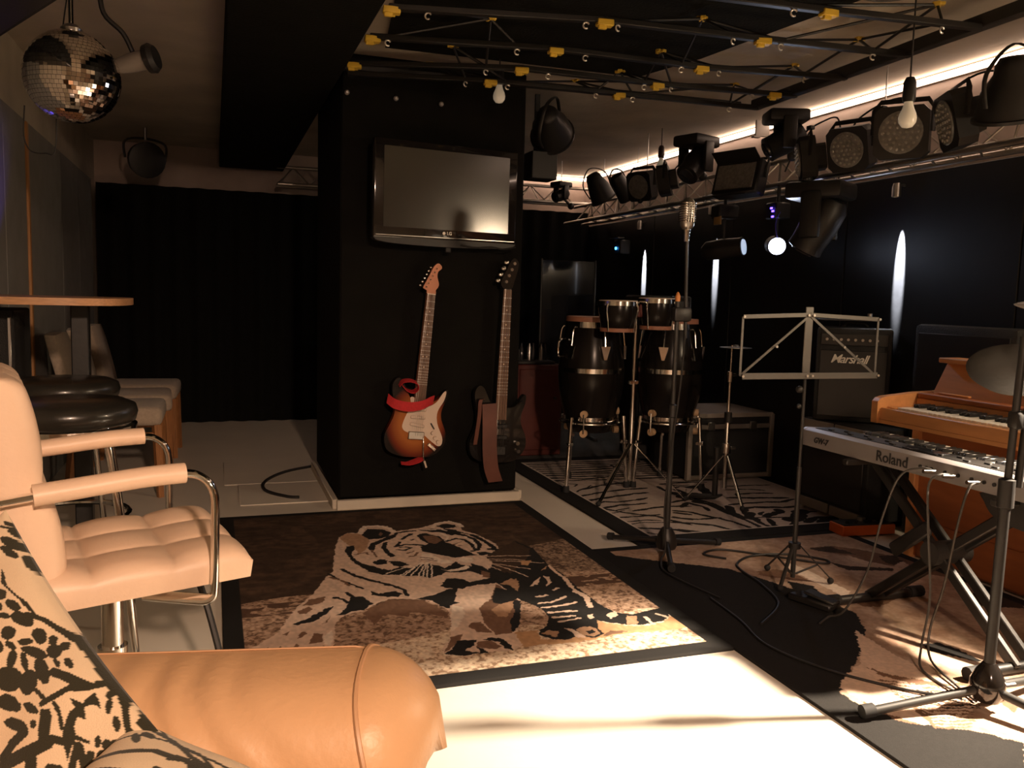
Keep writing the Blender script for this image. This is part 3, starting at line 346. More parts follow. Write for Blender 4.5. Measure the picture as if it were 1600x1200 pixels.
# ------------------------------------------------------------------ the room
XL, XR, YB, YF, ZC = -0.87, 3.39, 7.66, -2.2, 2.25
def struct(name, mb, m, label=None, parent=None, cat=None):
    return mb.build(name, m, parent, kind='structure', label=label, cat=cat)

fl = struct('floor', MB().box(((XL+XR)/2, (YF+YB)/2, -0.05), (XR-XL+0.4, YB-YF+0.4, 0.1)), FLOORW, 'smooth white floor running under the rugs', cat='floor')
# raised floor boards beside the pillar, told apart by their seams
for k, (x0, x1, y0, y1) in enumerate([(0.12, 0.585, 4.45, 4.93), (0.05, 0.585, 4.94, 5.6)]):
    MB().box(((x0+x1)/2, (y0+y1)/2, 0.003), (x1-x0, y1-y0, 0.006), bev=0.002).build('floor_panel', FLOORW, fl)
struct('ceiling', MB().box(((XL+XR)/2, (YF+YB)/2, ZC+0.05), (XR-XL+0.4, YB-YF+0.4, 0.1)), CEIL, 'rough cream ceiling above the lattice frame', cat='ceiling')
struct('wall_right', MB().box((XR+0.05, (YF+YB)/2, ZC/2), (0.1, YB-YF+0.2, ZC)), CONC, 'bare concrete wall lit by the light strip', cat='wall')
struct('wall_back', MB().box(((XL+XR)/2, YB+0.05, ZC/2), (XR-XL+0.2, 0.1, ZC)), CONC, 'back wall behind the black curtain', cat='wall')
wl = struct('wall_left', MB().box((XL-0.07, (YF+YB)/2, ZC/2), (0.1, YB-YF+0.2, ZC)), CEIL, 'left wall with cream top and grey panels', cat='wall')
struct('wall_front', MB().box(((XL+XR)/2, YF-0.05, ZC/2), (XR-XL+0.2, 0.1, ZC)), CEIL, 'cream wall behind the sofa', cat='wall')
ys = [3.0, 4.38, 4.86, 5.9, 6.6, 7.3]
for k in range(len(ys)-1):
    MB().box((XL-0.009, (ys[k]+ys[k+1])/2, 0.95), (0.018, ys[k+1]-ys[k]-0.006, 1.9), bev=0.003).build('wall_panel', GREYP, wl)
MB().box((XL+0.006, 4.86, 0.95), (0.014, 0.035, 1.88), bev=0.003).build('batten', WOODB, wl, label='orange wooden batten')

# black ceiling beam
struct('beam_ceiling', MB().box((0.31, 4.9, 2.17), (0.51, 5.3, 0.16), bev=0.006), CEILBLK, 'wide black beam running back under the ceiling', cat='beam')

# pillar
pil = MB().box((1.07, 4.78, 1.15), (0.955, 0.98, 2.20), bev=0.01).build('pillar', FELT, kind='structure', label='broad pillar covered in black felt', cat='pillar')
for nm, c, d in [('plinth', (1.07, 4.265, 0.025), (0.98, 0.03, 0.05)), ('plinth', (0.575, 4.78, 0.025), (0.03, 1.0, 0.05)), ('plinth', (1.565, 4.78, 0.025), (0.03, 1.0, 0.05))]:
    MB().box(c, d, bev=0.004).build(nm, WHITEP, pil, label='white wooden plinth strip')
for x, z in ((0.62, 2.06), (0.86, 2.055), (1.09, 2.05)):
    MB().lathe([(0.004, 0), (0.012, 0.004), (0.012, 0.012), (0.006, 0.018)], 12, Matrix.Translation((x, 4.29, z)) @ Matrix.Rotation(PI/2, 4, 'X')).build('stud', HOOKM, pil)

def curtain(name, p0, p1, z0, z1, amp, wl_, m, label, cat='curtain', th=0.012):
    p0 = Vector((p0[0], p0[1], 0)); p1 = Vector((p1[0], p1[1], 0)); L = (p1-p0).length; d = (p1-p0)/L; nrm = Vector((-d.y, d.x, 0))
    n = max(8, int(L/wl_*8)); front = []; back = []
    for i in range(n+1):
        s = L*i/n; o = amp*math.sin(2*PI*s/wl_+0.7*math.sin(s*1.9))+amp*0.4*math.sin(2*PI*s/wl_*0.37)
        front.append(p0+d*s+nrm*o); back.append(p0+d*s+nrm*(o+th))
    zs = [z0, z0+(z1-z0)*0.5, z1]; ring = front+back[::-1]
    mb = MB().loft([[(p.x, p.y, z) for p in ring] for z in zs])
    # split caps are long n-gons; drop them (hem and header stay open)
    mb.f = mb.f[:-2]
    return mb.build(name, m, sharp=60, label=label, cat=cat)
curtain('back_curtain', (XL+0.02, 7.38), (3.34, 7.42), 0.0, 1.89, 0.018, 0.16, VELVET, 'black curtain drawn across the back behind the pillar')
# black vinyl panels along the right wall
wp = thing('wall_cladding', 'glossy black vinyl panels on the wall behind the stage', 'cladding', (0, 0, 0))
yy = [0.6, 1.7, 2.8, 3.9, 5.0, 6.1, 7.38]
for a, b in zip(yy[:-1], yy[1:]):
    MB().box((3.325, (a+b)/2, 0.885), (0.03, b-a-0.006, 1.76), bev=0.004).build('vinyl_panel', VINYL, wp)

# LED strip along the wall and ceiling corner
ls = thing('light_strip', 'glowing warm light strip along the right wall under the ceiling', 'light strip', (3.36, 0.9, 2.222))
MB().box((0, 3.35, 0), (0.026, 6.7, 0.024), bev=0.004).build('glowing_tube', LEDSTRIP, ls)
MB().box((-0.36, 6.71, 0), (0.76, 0.026, 0.024), bev=0.004).build('glowing_tube', LEDSTRIP, ls)
MB().box((0.016, 3.35, 0.0), (0.006, 6.7, 0.030)).build('channel', ALU, ls)

# ------------------------------------------------------------------ rugs
RUGM = vcol_mat('printed_rug_pile', bump=0.4, bscale=500)
def tiger_cols(P):
    x, y = P[:, 0], P[:, 1]; n = len(P)
    sp = vnoise(x, y, 0.075, 1)*0.55+vnoise(x, y, 0.15, 2)*0.45; big = vnoise(x, y, 0.006, 3)
    col = np.tile(np.array(PAL['d']), (n, 1))
    mott = vnoise(x, y, 0.03, 4)*0.5+vnoise(x, y*2.5, 0.02, 5)*0.5
    col = col*(0.55+0.9*mott)[:, None]+np.array([0.035, 0.02, 0.012])*(big > 0.5)[:, None]*mott[:, None]
    # mottled mid ground on the right, granite in front
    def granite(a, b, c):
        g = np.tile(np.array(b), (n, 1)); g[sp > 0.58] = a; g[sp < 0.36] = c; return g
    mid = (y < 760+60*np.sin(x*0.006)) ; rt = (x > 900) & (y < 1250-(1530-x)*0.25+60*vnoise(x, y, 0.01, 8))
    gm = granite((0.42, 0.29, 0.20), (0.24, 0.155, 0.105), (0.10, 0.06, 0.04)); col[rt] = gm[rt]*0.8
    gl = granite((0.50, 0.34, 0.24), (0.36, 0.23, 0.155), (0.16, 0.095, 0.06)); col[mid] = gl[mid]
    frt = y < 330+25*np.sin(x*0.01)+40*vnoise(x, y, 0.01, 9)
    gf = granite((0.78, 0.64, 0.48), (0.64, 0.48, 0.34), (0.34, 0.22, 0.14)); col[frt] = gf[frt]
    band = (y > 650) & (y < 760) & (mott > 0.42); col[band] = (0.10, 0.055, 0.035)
    j = np.column_stack([x+7*(vnoise(x, y, 0.09, 11)-0.5), y+10*(vnoise(x, y, 0.09, 12)-0.5)])
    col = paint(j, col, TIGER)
    tex = 0.85+0.3*vnoise(x, y*0.6, 0.10, 13); col = col*tex[:, None]
    bd = (x < 62) | (x > 1530-62) | (y < 62) | (y > 1985-45); col[bd] = PAL['g']
    return col
def rug(name, label, x0, y0, W, D, step, fun, th):
    me = grid_mesh(name, W, D, step, fun, th, RUGM)
    return link(name, me, None, (x0, y0, 0.0), label=label, cat='rug')
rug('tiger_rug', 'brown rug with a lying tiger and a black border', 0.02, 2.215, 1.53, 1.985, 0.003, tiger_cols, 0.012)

def zebra_cols(P):
    x, y = P[:, 0], P[:, 1]; n = len(P); W, D = 1540, 2000
    col = np.tile(np.array((0.50, 0.42, 0.37)), (n, 1)); col *= (0.92+0.16*vnoise(x, y, 0.08, 26))[:, None]
    wx = 60*(vnoise(x, y, 0.006, 21)-0.5)
    far = (y > 1320-0.12*x) & (np.abs(((y+wx+0.1*x)/62.0 % 1.0)-0.5) < 0.16+0.10*vnoise(x, y, 0.01, 23)); col[far] = PAL['k']
    j = np.column_stack([x+14*(vnoise(x, y, 0.02, 28)-0.5), y+12*(vnoise(x, y, 0.025, 29)-0.5)])
    body = [(c, max(6, w*0.8), p) for c, w, p in ZEBRA]
    fat = []
    for c, w, p in ZEBRA:
        for a, b in zip(p[:-1], p[1:]):   # stripes swell in the middle of each run
            q = lambda t: (a[0]+(b[0]-a[0])*t, a[1]+(b[1]-a[1])*t)
            fat += [(c, w*1.45, [q(0.2), q(0.7)]), (c, w*1.15, [q(0.06), q(0.9)])]
    col = paint(j, col, body+fat)
    ln = (x < 128) | (y < 128) | (x > W-128) | (y > D-128); col[ln] = (0.62, 0.54, 0.47)
    bd = (x < 115) | (y < 115) | (x > W-115) | (y > D-115); col[bd] = PAL['g']
    return col
rug('zebra_rug', 'black and white zebra striped rug under the drums', 1.79, 3.305, 1.54, 2.0, 0.004, zebra_cols, 0.010)

def lion_cols(P):
    x, y = P[:, 0], P[:, 1]; n = len(P)
    m1 = vnoise(x, y, 0.006, 31)*0.5+vnoise(x, y, 0.018, 32)*0.3+vnoise(x, y, 0.06, 33)*0.2
    a = np.array((0.30, 0.185, 0.125)); b = np.array((0.55, 0.40, 0.30)); t = np.clip((m1-0.3)*2.2, 0, 1)[:, None]
    col = a*(1-t)+b*t
    j = np.column_stack([x+12*(vnoise(x, y, 0.09, 34)-0.5), y+10*(vnoise(x, y, 0.09, 35)-0.5)])
    col = paint(j, col, LION)
    col = col*(0.88+0.24*vnoise(x, y, 0.12, 36))[:, None]
    bd = (x < 62) | (x > 1330-50) | (y < 62) | (y > 1995-45); col[bd] = PAL['g']
    return col
tag(MB().box((2.42, 6.32, 0.004), (1.72, 2.0, 0.008), bev=0.002).build('stage_mat', mat('dark_grey_carpet', (0.06, 0.058, 0.052), 0.95, bump=0.4, bscale=300)), 'dark grey carpet mat behind the zebra rug', 'mat')
rug('animal_rug', 'black and tan animal print rug under the keyboard stand', 1.553, 1.30, 1.33, 2.0, 0.004, lion_cols, 0.009)

# ------------------------------------------------------------------ sofa, cushions, armchair
so = thing('sofa', 'tan leather sofa with a padded rolled arm', 'sofa', (0.0, 1.02, 0.0), rz=R(-14))
def arm_mesh():
    rings = []; n = 40
    L0, L1 = -0.66, 0.275
    for i in range(84):
        t = i/83; x = L0+(L1-L0)*t
        e = max(0.0, (x-(L1-0.10))/0.10); sc = math.sqrt(max(0.0, 1-e*e))*0.985+0.015 if e > 0 else 1.0
        ring = []
        for k in range(n):
            a = 2*PI*k/n; ca, sa = math.cos(a), math.sin(a)
            ex = 0.72+0.28*e; px = math.copysign(abs(ca)**ex, ca)*0.128; pz = math.copysign(abs(sa)**ex, sa)*0.125
            # soft folds where the leather is gathered
            fold = 0.0
            for fx, sl, dp in ((-0.10, 0.5, 0.012), (-0.045, 0.45, 0.012), (0.015, 0.6, 0.009), (0.075, 0.7, 0.006), (-0.17, 0.4, 0.012)):
                q = (x-fx+sl*0.16*(sa-0.4))/0.012
                fold += dp*math.exp(-q*q)*max(0.0, min(1.0, -ca*1.4+0.5))
            rr = (1-fold/0.125)
            ring.append((x-(0.05*(1-sa)*0.5 if e > 0 else 0.0)*e, px*rr*(sc**0.75), 0.49+0.012*math.sin(x*3.5)+pz*rr*(sc**0.75)-0.02*t))
        rings.append(ring)
    return MB().loft(rings)
arm = arm_mesh().build('arm', TAN, so, loc=(0, 0.075, 0.024), sharp=70)
def arm_ring(x, r=0.0028, k0=0, k1=40):
    n = 40; pts = []
    for k in range(k0, k1):
        a = 2*PI*k/n; ca, sa = math.cos(a), math.sin(a)
        pts.append((x-0.035*sa+0.012*ca, math.copysign(abs(ca)**0.72, ca)*0.129, 0.47+0.012*math.sin(x*3.5)+math.copysign(abs(sa)**0.72, sa)*0.126))
    return pts
MB().tube(arm_ring(0.198), 0.0035, 6, closed=True).build('piping', TANSEAM, arm)
MB().tube([(x, 0.055, 0.612+0.012*math.sin(x*3.5)-0.02*(x+0.75)/1.03) for x in [-0.6+0.05*i for i in range(16)]]+[(0.19, 0.055, 0.594)], 0.0013, 5).build('stitch_seam', TANSEAM, arm)
MB().box((-0.235, 0.075, 0.225), (0.80, 0.17, 0.39), bev=0.03, seg=3).build('arm_base', TAN, so)
MB().box((-0.20, -0.46, 0.17), (0.84, 0.90, 0.20), bev=0.03, seg=3).build('base', TAN, so)
MB().box((-0.12, -0.38, 0.39), (0.76, 0.72, 0.24), bev=0.045, seg=4).build('seat_cushion', TAN, so)
MB().box((-0.56, -0.47, 0.48), (0.18, 0.86, 0.72), bev=0.07, seg=4).build('backrest', TAN, so)
for x in (-0.55, 0.13):
    for y in (0.07, -0.85): MB().cyl((x, y, 0), (x, y, 0.08), 0.018, 0.025).build('foot', BLACK, so)

CUSHM = vcol_mat('printed_cotton', rough=0.85, bump=0.25, bscale=700, sheen=0.1)
def cushion(name, label, c, U, V, N, half, T, items, fold=0.0):
    m = 330; g = np.linspace(-1, 1, m); A, B = np.meshgrid(g, g); a = A.ravel(); b = B.ravel()
    prof = ((1-a**2)*(1-b**2)); prof = np.clip(prof, 0, 1)**0.42
    pin = 1-0.055*(1-np.abs(a)**2)*np.abs(b)**3; pin2 = 1-0.055*(1-np.abs(b)**2)*np.abs(a)**3
    lx = half*a*pin2; ly = half*b*pin
    wr = 0.004*np.sin(9*a+4*b)*prof+0.003*np.sin(5*b-7*a)*prof
    top = np.column_stack([lx, ly, T*prof+wr]); bot = np.column_stack([lx, ly, -T*prof*0.8])
    co = np.vstack([top, bot]); i = np.arange(m*m).reshape(m, m)
    q = np.stack([i[:-1, :-1], i[:-1, 1:], i[1:, 1:], i[1:, :-1]], -1).reshape(-1, 4); q2 = q[:, ::-1]+m*m
    q = np.vstack([q, q2])
    me = bpy.data.meshes.new(name); me.vertices.add(len(co)); me.vertices.foreach_set('co', co.ravel())
    me.loops.add(q.size); me.loops.foreach_set('vertex_index', q.ravel().astype(np.int32))
    me.polygons.add(len(q)); me.polygons.foreach_set('loop_start', np.arange(0, q.size, 4, dtype=np.int32))
    me.update(calc_edges=True)
    P = np.column_stack([lx, ly])*1000
    P = np.column_stack([P[:, 0]+0.5*(vnoise(P[:, 0]+500, P[:, 1]+500, 0.12, 41)-0.5), P[:, 1]+0.5*(vnoise(P[:, 0]+500, P[:, 1]+500, 0.12, 42)-0.5)])
    base = np.tile(np.array((0.72, 0.565, 0.385)), (len(P), 1)); PAL['k'] = (0.030, 0.028, 0.016)
    cols = paint(P, base, items); PAL['k'] = (0.016, 0.015, 0.014); cols = np.vstack([cols, cols])
    ca = me.color_attributes.new('Col', 'FLOAT_COLOR', 'POINT'); ca.data.foreach_set('color', np.column_stack([cols, np.ones(len(cols))]).ravel().astype(np.float32))
    me.polygons.foreach_set('use_smooth', [True]*len(me.polygons)); me.materials.append(CUSHM)
    o = link(name, me, None, label=label, cat='cushion', group='printed cushions on the sofa')
    U = Vector(U).normalized(); N = Vector(N).normalized(); V = N.cross(U).normalized(); N = U.cross(V)
    o.matrix_world = Matrix(((U.x, V.x, N.x, c[0]), (U.y, V.y, N.y, c[1]), (U.z, V.z, N.z, c[2]), (0, 0, 0, 1)))
    return o
cushion('cushion', 'cream cushion with dark floral print leaning on the sofa arm', CUSH_C, CUSH_U, CUSH_V, CUSH_N, 0.214, 0.050, CUSH)
rc = random.Random(3); it2 = []
for k in range(28):
    y = -188+k*13.5; pts = [(-200+40*i, y+18*math.sin(i*0.9+k)+rc.uniform(-6, 6)) for i in range(11)]; it2.append(('k', rc.choice([1.4, 2.2, 3.2]), pts))
for k in range(130):
    cx, cy, ang, L = rc.uniform(-190, 190), rc.uniform(-190, 190), rc.uniform(-0.6, 0.6), rc.uniform(6, 15)
    it2.append(('k', 0, [(cx+L*math.cos(t*PI/5)*math.cos(ang)-L*0.35*math.sin(t*PI/5)*math.sin(ang), cy+L*math.cos(t*PI/5)*math.sin(ang)+L*0.35*math.sin(t*PI/5)*math.cos(ang)) for t in range(10)]))
cushion('cushion', 'cream cushion with dark curling stems lying low on the sofa seat', (-0.062, 0.608, 0.606), (0.72, -0.69, -0.05), (0, 0, 0), (-0.15, -0.30, 0.94), 0.19, 0.055, it2)

# cream swivel armchair
ac = thing('swivel_armchair', 'cream tufted swivel armchair with chrome arms', 'armchair', (-0.235, 2.17, 0.0), rz=R(13))
def tufted(w, d, nx, ny, h, puff, m=64):
    g = np.linspace(0, 1, m); vs = []; fs = []
    for j in range(m):
        for i in range(m):
            u, v = g[i], g[j]
            p = (abs(math.sin(PI*u*nx))**0.55)*(abs(math.sin(PI*v*ny))**0.55)
            e = min(1, min(u, 1-u)*9)*0.5+0.5; e2 = min(1, min(v, 1-v)*9)*0.5+0.5
            ed = (1-(1-min(1, min(u, 1-u)/0.09))**2)**0.5*(1-(1-min(1, min(v, 1-v)/0.09))**2)**0.5
            vs.append(((u-0.5)*w, (v-0.5)*d, h*ed+puff*p))
    n0 = len(vs)
    for j in range(m-1):
        for i in range(m-1): a = j*m+i; fs.append((a, a+1, a+m+1, a+m))
    edge = list(range(m))+[m*k+m-1 for k in range(1, m)]+[m*(m-1)+k for k in range(m-2, -1, -1)]+[m*k for k in range(m-2, 0, -1)]
    for k in edge: vs.append((vs[k][0]*0.975, vs[k][1]*0.975, -0.040))
    L = len(edge)
    for k in range(L): fs.append((edge[k], n0+k, n0+(k+1) % L, edge[(k+1) % L]))
    fs.append(tuple(n0+k for k in range(L)))
    return vs, fs
vs, fs = tufted(0.50, 0.48, 3, 3, 0.022, 0.019)
seat = MB(); seat.add(vs, fs, Matrix.Translation((0.02, 0, 0.468)) @ Matrix.Rotation(R(-2.5), 4, 'Y')); seat.build('seat', CREAM, ac, sharp=80)
bk = MB(); vs, fs = tufted(0.46, 0.45, 2, 3, 0.045, 0.018); bk.add(vs, fs, Matrix.Translation((-0.195, 0, 0.685)) @ Matrix.Rotation(R(80), 4, 'Y')); bk.build('backrest', CREAM, ac, sharp=80)
for s in (-1, 1):
    y = s*0.262
    pth = smooth_path([(-0.34, y, 0.655), (-0.22, y, 0.672), (0.0, y, 0.694), (0.10, y, 0.700), (0.15, y, 0.690), (0.178, y, 0.650), (0.18, y, 0.56), (0.178, y, 0.44), (0.168, y, 0.412), (0.13, y-s*0.03, 0.408), (0.05, y-s*0.10, 0.408)], 6)
    fr = MB().tube(pth, 0.0145, 10, flat=(0.62, 1.15), up=(0, 0, 1)).build('arm_frame', CHROME, ac, sharp=60)
    MB().tube(smooth_path([(-0.17, y, 0.680), (-0.08, y, 0.688), (0.03, y, 0.698), (0.118, y, 0.701)], 6), 0.023, 14, flat=(0.95, 1.15)).build('arm_pad', CREAM, ac)
    MB().box((-0.30, y-s*0.02, 0.66), (0.10, 0.012, 0.035), bev=0.003).build('bracket', STEEL, ac)
MB().box((0, 0, 0.402), (0.22, 0.20, 0.02), bev=0.004).build('seat_plate', BLACK, ac)
MB().cyl((0, 0, 0.10), (0, 0, 0.40), 0.025, n=20).build('gas_column', CHROME, ac)
MB().cyl((0, 0, 0.05), (0, 0, 0.24), 0.034, n=20).build('column_sleeve', CHROME, ac)
for k in range(5):
    a = 2*PI*k/5+0.3
    leg = MB().tube([(0.03*math.cos(a), 0.03*math.sin(a), 0.095), (0.27*math.cos(a), 0.27*math.sin(a), 0.06)], [0.02, 0.012], 8).build('base_leg', CHROME, ac)
    MB().cyl((0.27*math.cos(a)-0.01, 0.27*math.sin(a), 0.025), (0.27*math.cos(a)+0.01, 0.27*math.sin(a), 0.025), 0.025, n=14).build('castor', BLACK, leg)
tag(MB().tube(smooth_path([(-0.06, 2.24, 0.42), (-0.02, 2.20, 0.30), (0.02, 2.12, 0.16), (0.06, 2.05, 0.05), (0.10, 2.0, 0.006)], 5), 0.009, 8).build('cable', CABLE), 'black cable hanging from under the cream armchair seat', 'cable')

# bar stools
def stool(loc, label, rz=0.0):
    t = thing('bar_stool', label, 'stool', loc, rz, group='black bar stools by the table')
    MB().lathe([(0.001, 0.70), (0.15, 0.70), (0.178, 0.712), (0.184, 0.735), (0.178, 0.757), (0.15, 0.770), (0.001, 0.776)], 36).build('seat', STOOLB, t, sharp=60)
    MB().lathe([(0.165, 0.682), (0.180, 0.686), (0.182, 0.700), (0.165, 0.702)], 36, closed=True).build('seat_ring', CHROME, t)
    for k in range(4):
        a = PI/4+k*PI/2; c, s = math.cos(a), math.sin(a)
        MB().tube(smooth_path([(0.05*c, 0.05*s, 0.688), (0.125*c, 0.125*s, 0.67), (0.15*c, 0.15*s, 0.62), (0.20*c, 0.20*s, 0.30), (0.235*c, 0.235*s, 0.01)], 5), 0.011, 10).build('leg', CHROME, t)
    MB().tube([(0.205*math.cos(2*PI*k/32), 0.205*math.sin(2*PI*k/32), 0.28) for k in range(32)], 0.010, 8, closed=True).build('foot_ring', CHROME, t)
    return t
stool((-0.50, 3.32, 0), 'black padded bar stool with chrome ring, the farther one', 0.3)
stool((-0.395, 2.70, 0), 'black padded bar stool directly behind the cream armchair', 0.1)

# high table
tb = thing('high_table', 'tall bar table with a wooden edged top', 'table', (-0.585, 3.64, 0))
MB().prism(smooth2([(-0.265, -0.20), (-0.265, 0.22), (-0.2, 0.3), (0.18, 0.3), (0.27, 0.2), (0.275, -0.10), (0.17, -0.27), (-0.2, -0.28)], 3), 0.026, Matrix.Translation((0, 0, 1.025))).build('table_top', TABLEW, tb)
MB().box((0.10, 0.02, 0.53), (0.062, 0.062, 0.99), bev=0.004).build('post', BLACK, tb)
MB().box((0.05, 0.0, 0.015), (0.34, 0.40, 0.03), bev=0.006).build('foot_plate', BLACK, tb)
cb = thing('black_cabinet', 'tall narrow black cabinet under the bar table', 'cabinet', (-0.785, 3.80, 0))
MB().box((0, 0, 0.50), (0.15, 0.30, 1.0), bev=0.006).build('body', TOLEX, cb)
MB().box((0.06, -0.153, 0.80), (0.012, 0.008, 0.34), bev=0.002).build('handle', STEEL, cb)

# dining chairs along the left wall
def dining_chair():
    t = thing('dining_chair', 'x', 'chair', (0, 0, 0), group='upholstered chairs along the left wall')
    MB().box((0.0, 0, 0.43), (0.44, 0.43, 0.10), bev=0.03, seg=3).build('seat', FABRIC, t)
    M = []
    for i in range(9):
        z = 0.46+i*0.048; x = -0.205-0.009*i-0.0003*i*i; w = 0.205 if i < 7 else (0.195 if i == 7 else 0.175)
        M.append([(x-0.025, -w, z), (x-0.02, -w-0.008, z), (x+0.02, -w-0.008, z), (x+0.028, -w, z), (x+0.03, 0, z+(0.006 if i == 8 else 0)), (x+0.028, w, z), (x+0.02, w+0.008, z), (x-0.02, w+0.008, z), (x-0.025, w, z), (x-0.03, 0, z+(0.006 if i == 8 else 0))])
    MB().loft(M).build('backrest', FABRIC, t, sharp=60)
    for sx in (-1, 1):
        for sy in (-1, 1):
            MB().cyl((sx*0.19, sy*0.185, 0.385), (sx*0.205+(-0.03 if sx < 0 else 0), sy*0.19, 0.0), 0.026, 0.019, 4).build('leg', CHAIRW, t, sharp=20)
    for sy in (-1, 1): MB().box((0.0, sy*0.187, 0.33), (0.36, 0.018, 0.03), bev=0.003).build('stretcher', CHAIRW, t)
    return t
ch = dining_chair(); spots = [(-0.475, 4.93, 'nearest'), (-0.46, 5.46, 'middle'), (-0.44, 6.03, 'farthest')]
for k, (x, y, wd) in enumerate(spots):
    o = ch if k == 0 else copy_tree(ch)
    o.location = (x, y, 0); o.rotation_euler = (0, 0, R((0, 3, -2)[k])); o['label'] = 'beige upholstered dining chair with wooden legs, %s of the three' % wd

# floor cable left of the pillar
tag(MB().tube(smooth_path([(0.60, 5.35, 0.012), (0.40, 5.2, 0.012), (0.27, 4.95, 0.014), (0.26, 4.72, 0.014), (0.36, 4.56, 0.012), (0.42, 4.53, 0.012)], 6), 0.009, 8).build('cable', CABLE), 'black cable looping on the floor left of the pillar', 'cable')

# ------------------------------------------------------------------ disco ball and things at the upper left
db = thing('mirror_ball', 'mirror ball hanging from the ceiling at the upper left', 'disco ball', (-0.439, 3.268, 1.79))
rb = random.Random(11); tiles = MB(); rows = 34; Rb = 0.150
MB().sph((0, 0, 0), Rb*0.985, 32, 20).build('core', BLACK, db)
for i in range(rows):
    la = -PI/2+PI*(i+0.5)/rows; rad = Rb*math.cos(la); n = max(4, int(2*PI*rad/(PI*Rb/rows))); h = PI*Rb/rows*0.46
    for k in range(n):
        lo = 2*PI*k/n; N = Vector((math.cos(la)*math.cos(lo), math.cos(la)*math.sin(lo), math.sin(la)))
        c = N*Rb; N = (N+Vector((rb.uniform(-1, 1), rb.uniform(-1, 1), rb.uniform(-1, 1)))*0.022).normalized()
        u = Vector((-math.sin(lo), math.cos(lo), 0)); u = (u-N*u.dot(N)).normalized(); v = N.cross(u); hw = PI*rad/n*0.94
        tiles.add([c-u*hw-v*h, c+u*hw-v*h, c+u*hw+v*h, c-u*hw+v*h], [(0, 1, 2, 3)])
o = tiles.build('mirror_tiles', MIRROR, db, sharp=0); o['kind'] = 'stuff'
MB().cyl((0, 0, 0.148), (0, 0, 0.30), 0.008).build('rod', CHROME, db)
MB().lathe([(0.001, 0.14), (0.03, 0.142), (0.034, 0.155), (0.02, 0.168), (0.001, 0.17)], 16).build('cap', STEEL, db)
MB().lathe([(0.001, 0.27), (0.055, 0.27), (0.06, 0.28), (0.06, 0.35), (0.05, 0.36), (0.001, 0.36)], 20).build('motor', BLACK, db)
MB().cyl((0, 0, 0.36), (0, 0, 0.46), 0.018).build('hanger', STEEL, db)
ps = thing('pin_spot', 'small dark spotlight aimed at the mirror ball', 'spotlight', (-0.24, 3.36, 1.885))
MB().lathe([(0.001, -0.07), (0.028, -0.068), (0.034, -0.02), (0.034, 0.03), (0.001, 0.03)], 18, Matrix.Rotation(R(75), 4, 'Y') @ Matrix.Rotation(R(20), 4, 'X')).build('body', GREYTRIM, ps)
MB().lathe([(0.001, 0.03), (0.048, 0.03), (0.052, 0.05), (0.040, 0.065), (0.001, 0.066)], 18, Matrix.Rotation(R(75), 4, 'Y') @ Matrix.Rotation(R(20), 4, 'X')).build('head', BLACK, ps)
MB().tube(smooth_path([(-0.02, 0, 0.03), (-0.05, 0, 0.09), (-0.11, 0, 0.15), (-0.12, 0, 0.25), (-0.12, 0, 0.365)], 5), 0.009, 8).build('bracket', BLACK, ps)
tag(MB().tube(smooth_path([(-0.60, 3.36, 1.70), (-0.605, 3.36, 1.60), (-0.585, 3.36, 1.55), (-0.54, 3.36, 1.545), (-0.51, 3.36, 1.56), (-0.50, 3.36, 1.75), (-0.48, 3.40, 2.0), (-0.44, 3.40, 2.245)], 6), 0.0025, 6).build('cable', CABLE), 'thin cable loop dangling beside the mirror ball', 'cable')
sp = thing('hanging_loudspeaker', 'black loudspeaker box hung at the upper left corner', 'loudspeaker', (-0.665, 3.0, 2.05), rz=R(26.5))
MB().box((0, 0, 0), (0.30, 0.85, 0.30), bev=0.01).build('cabinet', TOLEX, sp)
MB().box((0.0, 0, -0.153), (0.25, 0.78, 0.01), bev=0.003).build('grille', BLACK, sp)
for s in (-1, 1): MB().box((0, s*0.25, 0.175), (0.05, 0.02, 0.05), bev=0.003).build('bracket', STEEL, sp)
sl = thing('corner_lamp', 'black stage lamp in the far left corner above the curtain', 'stage lamp', (-0.46, 6.9, 2.02), rz=R(20))
MB().lathe([(0.001, -0.13), (0.09, -0.12), (0.12, -0.03), (0.13, 0.05), (0.12, 0.055), (0.001, 0.04)], 20, Matrix.Rotation(R(100), 4, 'X')).build('body', BLACK, sl)
MB().tube(smooth_path([(-0.14, 0, 0), (-0.14, 0, 0.12), (0, 0, 0.15), (0.14, 0, 0.12), (0.14, 0, 0)], 5), 0.009, 6).build('yoke', DKGREY, sl)
MB().cyl((0, 0, 0.14), (0, 0, 0.23), 0.012).build('clamp', STEEL, sl)

# ------------------------------------------------------------------ television and guitars on the pillar
tv = thing('television', 'black flat television on a bracket high on the pillar', 'television', (1.10, 4.155, 1.602), rot=(R(0.8), 0, R(7.6)))
MB().box((0, 0.02, -0.005), (0.765, 0.05, 0.470), bev=0.010, seg=2).build('bezel', GLOSSBLK, tv)
MB().box((0.0, -0.0065, 0.005), (0.666, 0.004, 0.380)).build('screen', SCREEN, tv)
MB().prism(smooth2([(-0.375, 0), (-0.30, -0.018), (0, -0.026), (0.30, -0.018), (0.375, 0), (0.3, 0.008), (-0.3, 0.008)], 4), 0.05, Matrix.Translation((0, 0.045, -0.243)) @ Matrix.Rotation(PI/2, 4, 'X')).build('speaker_bar', DKGREY, tv)
MB().box((0, -0.008, -0.224), (0.74, 0.004, 0.003)).build('trim_line', STEEL, tv)
lg = link('lettering', text_mesh('LG', 0.022, 0.0005, bold=0.0006), tv, (0.010, -0.0065, -0.202), (PI/2, 0, 0)); lg.data.materials.append(LOGOW)
